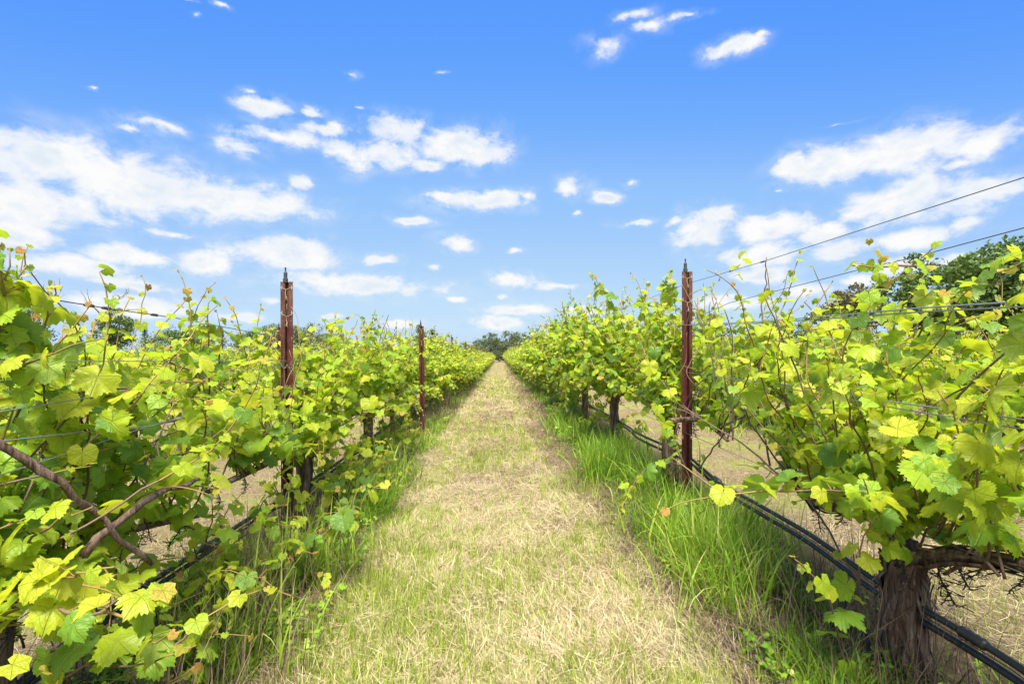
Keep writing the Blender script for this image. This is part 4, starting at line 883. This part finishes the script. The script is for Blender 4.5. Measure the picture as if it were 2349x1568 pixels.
    for x0, sp, nn, y0, y1, hh in ((1.36, .26, 20000, 1.6, 9, .95), (1.36, .24, 7000, 7, 90, .55), (-1.34, .26, 27000, 1.35, 9, .75), (-1.36, .26, 8000, 7, 90, .6), (4.84, .45, 16000, 3.5, 40, .9), (-4.85, .45, 14000, 3.5, 40, .9), (8.07, .45, 5000, 7, 40, .8), (-8.08, .45, 5000, 7, 40, .8)):
        _, y = scatter(rg, nn, 0, 1, y0, y1, 1.5); x = x0 + rg.normal(0, sp, nn)
        c = .5 * vnoise(x, y, 1.7, 41) + .5 * vnoise(x, y, 4.5, 42)
        keep = in_view(x, y) & (rg.random(nn) < np.clip((c - .36) * 4.2, .05, 1)); l, r = path_edges(y)
        keep &= ~((x > l) & (x < r)); keep &= ~((np.hypot(x - 1.61, y - 1.88) < .30) & (rg.random(nn) < .9)); hh = np.where(y < 2.5, hh * .55, np.where((y > 3.2) & (y < 4.6), hh * .55, hh)); keep &= ~((np.abs(x) > 1.95) & (np.abs(x) < 2.2))
        xs.append(x[keep]); ys.append(y[keep]); ls.append(hh[keep] * np.clip(.45 + 1.1 * c[keep], .4, 1.25))
    x, y, hh = map(np.concatenate, (xs, ys, ls)); n = len(x); lf = np.clip(y / 4.5, 1, 4); print('long', n)
    cx = x + rg.normal(0, .02, n)
    ribbons('long_grass', 'long bright green grass growing under the vine rows', 'grass', M['grass'], cx, y, ground_z(x, y) - .01, rg.uniform(0, 6.28, n), np.abs(rg.normal(.12, .20, n)), hh * rg.uniform(.14, .42, n), rg.gamma(4, .00135, n) * lf, 4, rg.gamma(2.0, .42, n), rg)
    # big tussocks on the right between post and first trunk
    xs, ys = [], []
    for (cx, cy, k, s) in ((1.20, 2.75, 230, .11), (1.12, 3.25, 170, .11), (1.14, 2.42, 210, .11), (1.40, 2.95, 200, .11),  (1.38, 4.3, 240, .1), (1.0, 4.9, 160, .1), (-1.15, 3.0, 240, .12), (-1.12, 4.1, 260, .12), (-1.25, 2.2, 260, .15), (-1.2, 5.4, 240, .13)):
        xs.append(rg.normal(cx, s, k)); ys.append(rg.normal(cy, s, k))
    x, y = np.concatenate(xs), np.concatenate(ys); n = len(x)
    ribbons('grass_tussocks', 'tall grass tussocks arching out beside the nearest posts', 'grass', M['grass'], x, y, ground_z(x, y) - .01, rg.uniform(0, 6.28, n), np.abs(rg.normal(.1, .18, n)), rg.uniform(.28, .58, n), rg.gamma(4, .0019, n), 6, rg.gamma(2.2, .42, n), rg)
    # low broad-leaved weeds
    L = Leaves()
    for x0, nn in ((1.32, 5600), (-1.24, 9000)):
        _, y = scatter(rg, nn, 0, 1, 1.5, 12, 1.6); x = x0 + rg.normal(0, .24, nn); l, r = path_edges(y); c = vnoise(x, y, 2.1, 61) * .6 + vnoise(x, y, 6, 62) * .4
        k = in_view(x, y) & ~((x > l + .05) & (x < r - .05)) & (c > .44)
        for xx, yy, cc in zip(x[k], y[k], c[k]):
            z = float(ground_z(xx, yy)) + rg.uniform(.01, .04 + .32 * (cc - .4)); L.put((xx, yy, z), rg.normal(0, 1, 3), R(rg.normal(12, 22)), R(rg.normal(0, 18)), rg.uniform(.009, .022) * max(1, yy / 5), 0)
    p, Rm, s, c = L.arrays(); mb = MB(); var = rg.integers(0, 8, len(p))
    for v in range(8):
        V, F, Mi, UV = LV[1][v]; k = np.where(var == v)[0]
        W = np.einsum('kij,vj->kvi', Rm[k], V) * s[k][:, None, None] + p[k][:, None, :]
        mb.add(W.reshape(-1, 3), (F[None] + (np.arange(len(k)) * len(V))[:, None, None]).reshape(-1, 3))
    o = kind(mb.build('weeds', M['grass'], None, True), 'stuff'); o['label'] = 'low broad leaved weeds between the grass under the vines'; o['category'] = 'weeds'
    # dry upright stalks
    xs, ys = [], []
    for x0, sp, nn in ((-1.40, .22, 4200), (1.5, .22, 1400)):
        _, y = scatter(rg, nn, 0, 1, 1.6, 22, 1.5); xs.append(x0 + rg.normal(0, sp, nn)); ys.append(y)
    x, y = np.concatenate(xs), np.concatenate(ys); k = in_view(x, y) & (vnoise(x, y, 1.3, 51) > .42); x, y = x[k], y[k]; n = len(x)
    ribbons('dry_stalks', 'dry brown and straw coloured stalks standing among the vines', 'dry stalks', M['thatch'], x, y, ground_z(x, y) - .01, rg.uniform(0, 6.28, n), np.abs(rg.normal(.15, .25, n)), rg.uniform(.15, .55, n), rg.uniform(.003, .005, n) * np.clip(y / 5, 1, 3), 3, rg.normal(.2, .35, n), rg)
build_ground_cover()

# ------------------------------------------------------------------ trees
def tree_mat(name, stops, trans):
    m, t = new_mat(name); r, g, oi = rand_piece(t); col = t.ramp(r, stops)
    sh = principled(t, col, 0.6, 0.2); tr = t.add('ShaderNodeBsdfTranslucent'); t.put(tr.inputs[0], trans + (1,))
    mx = t.add('ShaderNodeMixShader'); mx.inputs[0].default_value = 0.22; t.l.new(sh, mx.inputs[1]); t.l.new(tr.outputs[0], mx.inputs[2]); finish(t, mx.outputs[0]); return m
TM = {'oak': tree_mat('oak_leaves', [(0, (0.049, 0.091, 0.023)), (0.5, (0.091, 0.155, 0.036)), (1, (0.169, 0.239, 0.064))], (0.169, 0.239, 0.042)),
      'olive': tree_mat('grey_green_leaves', [(0, (0.059, 0.086, 0.038)), (0.5, (0.119, 0.151, 0.065)), (1, (0.194, 0.227, 0.108))], (0.173, 0.205, 0.076)),
      'pale': tree_mat('pale_green_leaves', [(0, (0.080, 0.120, 0.040)), (0.5, (0.144, 0.192, 0.068)), (1, (0.216, 0.256, 0.112))], (0.200, 0.256, 0.080)),
      'bright': tree_mat('bright_green_leaves', [(0, (0.080, 0.136, 0.016)), (0.5, (0.152, 0.224, 0.024)), (1, (0.232, 0.288, 0.040))], (0.240, 0.304, 0.032)),
      'brown': tree_mat('brownish_leaves', [(0, (0.065, 0.059, 0.024)), (0.5, (0.140, 0.119, 0.043)), (1, (0.216, 0.184, 0.076))], (0.194, 0.173, 0.054)),
      'fir': tree_mat('conifer_needles', [(0, (0.024, 0.046, 0.024)), (0.5, (0.046, 0.076, 0.039)), (1, (0.081, 0.113, 0.059))], (0.054, 0.086, 0.032))}
M['tbark'] = mat_cane('tree_bark', (0.05, 0.04, 0.03), (0.17, 0.14, 0.11), .9)
def broad_tree(seed, H, W, mat, leaf=.30, nclump=70, per=75, bare=.0, base=.18, narrow=False):
    """trunk and limbs as one mesh, crown of leaf sized faces gathered in clumps with gaps between"""
    rg = np.random.default_rng(seed); wood = MB(); top = H * .62
    tp = smooth_path([(0, 0, -.3), (rg.normal(0, .03) * W, rg.normal(0, .03) * W, H * .2), (rg.normal(0, .05) * W, rg.normal(0, .05) * W, top)], 9)
    wood.tube(tp, np.linspace(.035 * H + .05, .010 * H, 9), 8, rough=.06, rg=rg)
    cl = []
    for k in range(nclump):
        d = nrm(rg.normal(0, 1, 3)); rr = rg.random() ** .38
        c = np.array([d[0] * W / 2 * rr, d[1] * W / 2 * rr, H * (base + (1 - base) * .5) + d[2] * H * (1 - base) * .5 * rr])
        if narrow: c[:2] *= np.clip(1.25 - (c[2] / H), .18, 1)
        else: c[:2] *= 1 if c[2] > H * .4 else .82
        cl.append((c, rg.uniform(.10, .2) * min(W, H) * (1 - .25 * rr)))
    for k in range(16):
        c = cl[rg.integers(0, nclump)][0]; i = rg.integers(2, 9); P = smooth_path([tp[i], (tp[i] + c) / 2 + rg.normal(0, .04, 3) * W, c], 6)
        wood.tube(P, np.linspace(.012 * H, .003 * H, 6), 5, cap=False)
    V, F = [], []; L = []
    for (c, r) in cl:
        n = int(per * rg.uniform(.6, 1.3)); p = c + nrm(rg.normal(0, 1, (n, 3))) * (r * rg.random((n, 1)) ** .45) * np.array([1.15, 1.15, .8]); L.append(p)
    P = np.concatenate(L); n = len(P); a = nrm(rg.normal(0, 1, (n, 3))); b = nrm(np.cross(a, rg.normal(0, 1, (n, 3)))); s = leaf * rg.uniform(.5, 1.25, (n, 1))
    Q = np.stack([P - a * s * .5, P + b * s * .32, P + a * s * .5, P - b * s * .32], 1).reshape(-1, 3)
    cr = MB().quads(Q, np.arange(4 * n).reshape(-1, 4))
    return wood.mesh('trunk', M['tbark'], True), cr.mesh('crown', TM[mat])
def conifer(seed, H, W, mat='fir', leaf=.35):
    rg = np.random.default_rng(seed); wood = MB().tube([(0, 0, -.3), (0, 0, H * .5), (0, 0, H)], [.02 * H + .05, .012 * H, .02], 6); P = []
    for z in np.linspace(H * .12, H * .99, 26):
        w = W / 2 * (1 - z / H) ** .85 + .1
        for _ in range(7):
            az = rg.uniform(0, 6.28); ln = w * rg.uniform(.55, 1.1); m = 16; u = rg.random(m) ** .7
            P.append(np.stack([np.cos(az) * ln * u, np.sin(az) * ln * u, z - .25 * ln * u + .1 * ln * u * u], -1) + rg.normal(0, .10 * w + .03, (m, 3)))
    P = np.concatenate(P); n = len(P); a = nrm(rg.normal(0, 1, (n, 3)) * (1, 1, .5)); b = nrm(np.cross(a, rg.normal(0, 1, (n, 3)))); s = leaf * rg.uniform(.5, 1.2, (n, 1))
    Q = np.stack([P - a * s * .5, P + b * s * .25, P + a * s * .5, P - b * s * .25], 1).reshape(-1, 3)
    return wood.mesh('trunk', M['tbark'], True), MB().quads(Q, np.arange(4 * n).reshape(-1, 4)).mesh('crown', TM[mat])
def dead_tree(seed, H, spread):
    rg = np.random.default_rng(seed); mb = MB()
    def grow(p, d, ln, r, lv):
        n = 9; P = [p]
        for i in range(n): d = nrm(d + rg.normal(0, .26, 3) + np.array([0, 0, .06])); P.append(P[-1] + d * ln / n)
        P = np.array(P); mb.tube(P, np.linspace(r, r * .35, n + 1), 5, cap=False)
        if lv:
            for _ in range(3 if lv > 1 else 2):
                i = rg.integers(3, n); grow(P[i], nrm(d + rg.normal(0, .8, 3) * spread + np.array([0, 0, .2])), ln * rg.uniform(.4, .62), r * .5, lv - 1)
    grow(np.array([0, 0, -.2]), np.array([.0, 0, 1.0]), H * .8, H * .022, 3)
    V = np.concatenate(mb.v); k = H / V[:, 2].max(); mb.v = [q * k for q in mb.v]
    return mb.mesh('branches', M['bleached'], True)
def put_tree(meshes, px, top_py, dist, label, H, name='tree', group=None, rz=0.0, cat='tree'):
    """stands at distance dist in the direction of column px; scaled so that its top reaches the height seen at top_py"""
    x = (px - 499) * dist / 480; z = float(0.08 * np.tanh(x / 1.2)); k = (CAM_H + (355 - top_py) * dist / 480 - z) / H
    t = thing(name, label, cat, (x, dist, z), rz, group, (k, k, k))
    for n_, me in zip(('trunk', 'crown'), meshes): link(n_, me, t)
    return t
OA = [broad_tree(200 + i, 10, 11, 'oak', .42, 150, 130) for i in range(3)]; OB = [broad_tree(210 + i, 10, 6.6, 'oak', .34, 95, 85) for i in range(2)]
OV = [broad_tree(220 + i, 6, 7.5, 'olive', .30, 70, 80, base=.02) for i in range(4)]; PL = [broad_tree(230 + i, 8, 8.5, 'pale', .30, 80, 80, base=.1) for i in range(2)]
BR = [broad_tree(240, 8, 5.6, 'brown', .32, 90, 80)]; PP = [broad_tree(250 + i, 8, 4.4, 'bright', .26, 60, 75, base=.02, narrow=True) for i in range(2)]
FI = [conifer(260 + i, 12, 5.0) for i in range(2)]; OD = [broad_tree(270 + i, 8, 10, 'oak', .40, 70, 60, base=.05) for i in range(3)]
GT = 'trees standing behind the vineyard'
put_tree(OA[0], 1036, 238, 48, 'big broad oak behind the vines at the right edge', 10, 'oak_tree', GT)
put_tree(OA[1], 1150, 225, 58, 'large oak mostly cut off by the right edge', 10, 'oak_tree', GT, 1.0)
put_tree(OB[0], 931, 254, 74, 'airy dark oak left of the big oak at the right', 10, 'oak_tree', GT, .6)
put_tree(OB[1], 965, 285, 95, 'small dark oak in the gap between the two right oaks', 10, 'oak_tree', GT)
put_tree(BR[0], 862, 282, 92, 'brownish round tree peeking over the right vines', 8, 'tree', GT)
put_tree(OD[0], 835, 305, 90, 'low dark tree left of the brownish tree on the right', 8, 'tree', GT)
put_tree(OD[1], 770, 318, 100, 'low dark tree hidden behind the middle of the right vines', 8, 'tree', GT, 2.0)
put_tree(OD[2], 712, 319, 100, 'low blue green tree showing just right of the near right post', 8, 'tree', GT)
put_tree(OV[0], 507, 331, 101, 'dense grey green tree closing the end of the path', 6, 'tree', GT)
put_tree(OV[1], 491, 333, 104, 'dark grey green tree with clumps just left of the path end', 6, 'tree', GT, 1.2)
put_tree(OV[2], 524, 332, 106, 'rounded grey green tree just right of the path end', 6, 'tree', GT, 2.2)
put_tree(OV[3], 499, 349, 99, 'low grey bush at the very end of the path', 6, 'bush', GT, .3, 'bush')
put_tree(OV[1], 478, 341, 112, 'small round tree left of the path end trees', 6, 'tree', GT, 3.0)
put_tree(OV[2], 462, 342, 116, 'feathery grey tree behind the far end of the left row', 6, 'tree', GT, .7)
put_tree(OV[0], 540, 339, 112, 'grey green tree half hidden behind the far right row', 6, 'tree', GT, 4.0)
put_tree(OV[3], 560, 343, 118, 'low grey green tree hidden behind the right row', 6, 'tree', GT, 5.0)
put_tree(PP[0], 421, 321, 88, 'bright green upright tree behind the second left post', 8, 'poplar_tree', GT)
put_tree(PP[1], 433, 328, 90, 'smaller bright green upright tree beside the taller one', 8, 'poplar_tree', GT, 1.5)
put_tree(PL[0], 283, 321, 96, 'pale green willowy tree left of the near left post', 8, 'tree', GT)
put_tree(PL[1], 312, 322, 98, 'pale green willowy tree right of the near left post', 8, 'tree', GT, 2.0)
put_tree(PL[0], 330, 331, 110, 'dull pale tree right of the willowy pair', 8, 'tree', GT, 4.0)
put_tree(OD[0], 256, 330, 112, 'dark green round tree left of the willowy trees', 8, 'tree', GT, 1.0)
put_tree(FI[0], 152, 322, 125, 'pointed dark conifer behind the left vines', 12, 'conifer_tree', GT)
put_tree(FI[1], 268, 328, 130, 'small conifer tip behind the dark round tree', 12, 'conifer_tree', GT)
put_tree(FI[1], 227, 330, 132, 'distant conifer tip above the left treeline', 12, 'conifer_tree', GT, 1.0)
put_tree(FI[0], 88, 318, 110, 'dark conifer beside the dead tree at the left', 12, 'conifer_tree', GT, 2.0)
put_tree(OD[1], 175, 327, 120, 'broad dark tree right of the pointed conifer', 8, 'tree', GT, 3.0)
put_tree(OD[2], 200, 326, 124, 'rounded dark tree in the left treeline', 8, 'tree', GT, 1.0)
put_tree(OB[0], 122, 310, 90, 'thin crowned tree left of the pointed conifer', 10, 'oak_tree', GT, 3.0)
put_tree(OB[1], 40, 305, 90, 'dark tree behind the leaves at the far left', 10, 'oak_tree', GT, 1.0)
put_tree(OD[0], 375, 344, 130, 'low far tree behind the left row middle', 8, 'tree', GT, 2.6)
put_tree(OD[1], 395, 345, 134, 'low far tree left of the upright green trees', 8, 'tree', GT, .6)
for px, tp, dist, H, sd, lab in ((80, 281, 42, 8, 301, 'leafless grey dead tree with twisted branches at the left'), (108, 287, 44, 8, 305, 'leafless slanting dead limb tree right of the left dead tree'), (352, 316, 60, 8, 303, 'bare grey dead tree with curved branches above the left row')):
    x = (px - 499) * dist / 480; k = (CAM_H + (355 - tp) * dist / 480) / H
    t = thing('dead_tree', lab, 'dead tree', (x, dist, 0), 0, None, (k, k, k)); link('branches', dead_tree(sd, H, .8), t)
t = thing('utility_pole', 'tiny wooden utility pole with crossarm on the horizon', 'pole', ((445.5 - 499) * 150 / 480, 150, 0))
MB().tube([(0, 0, -.5), (0, 0, 6.7)], [.16, .12], 8).build('shaft', M['bleached'], t); MB().box((0, -.18, 6.2), (2.6, .12, .14)).build('crossarm', M['bleached'], t)
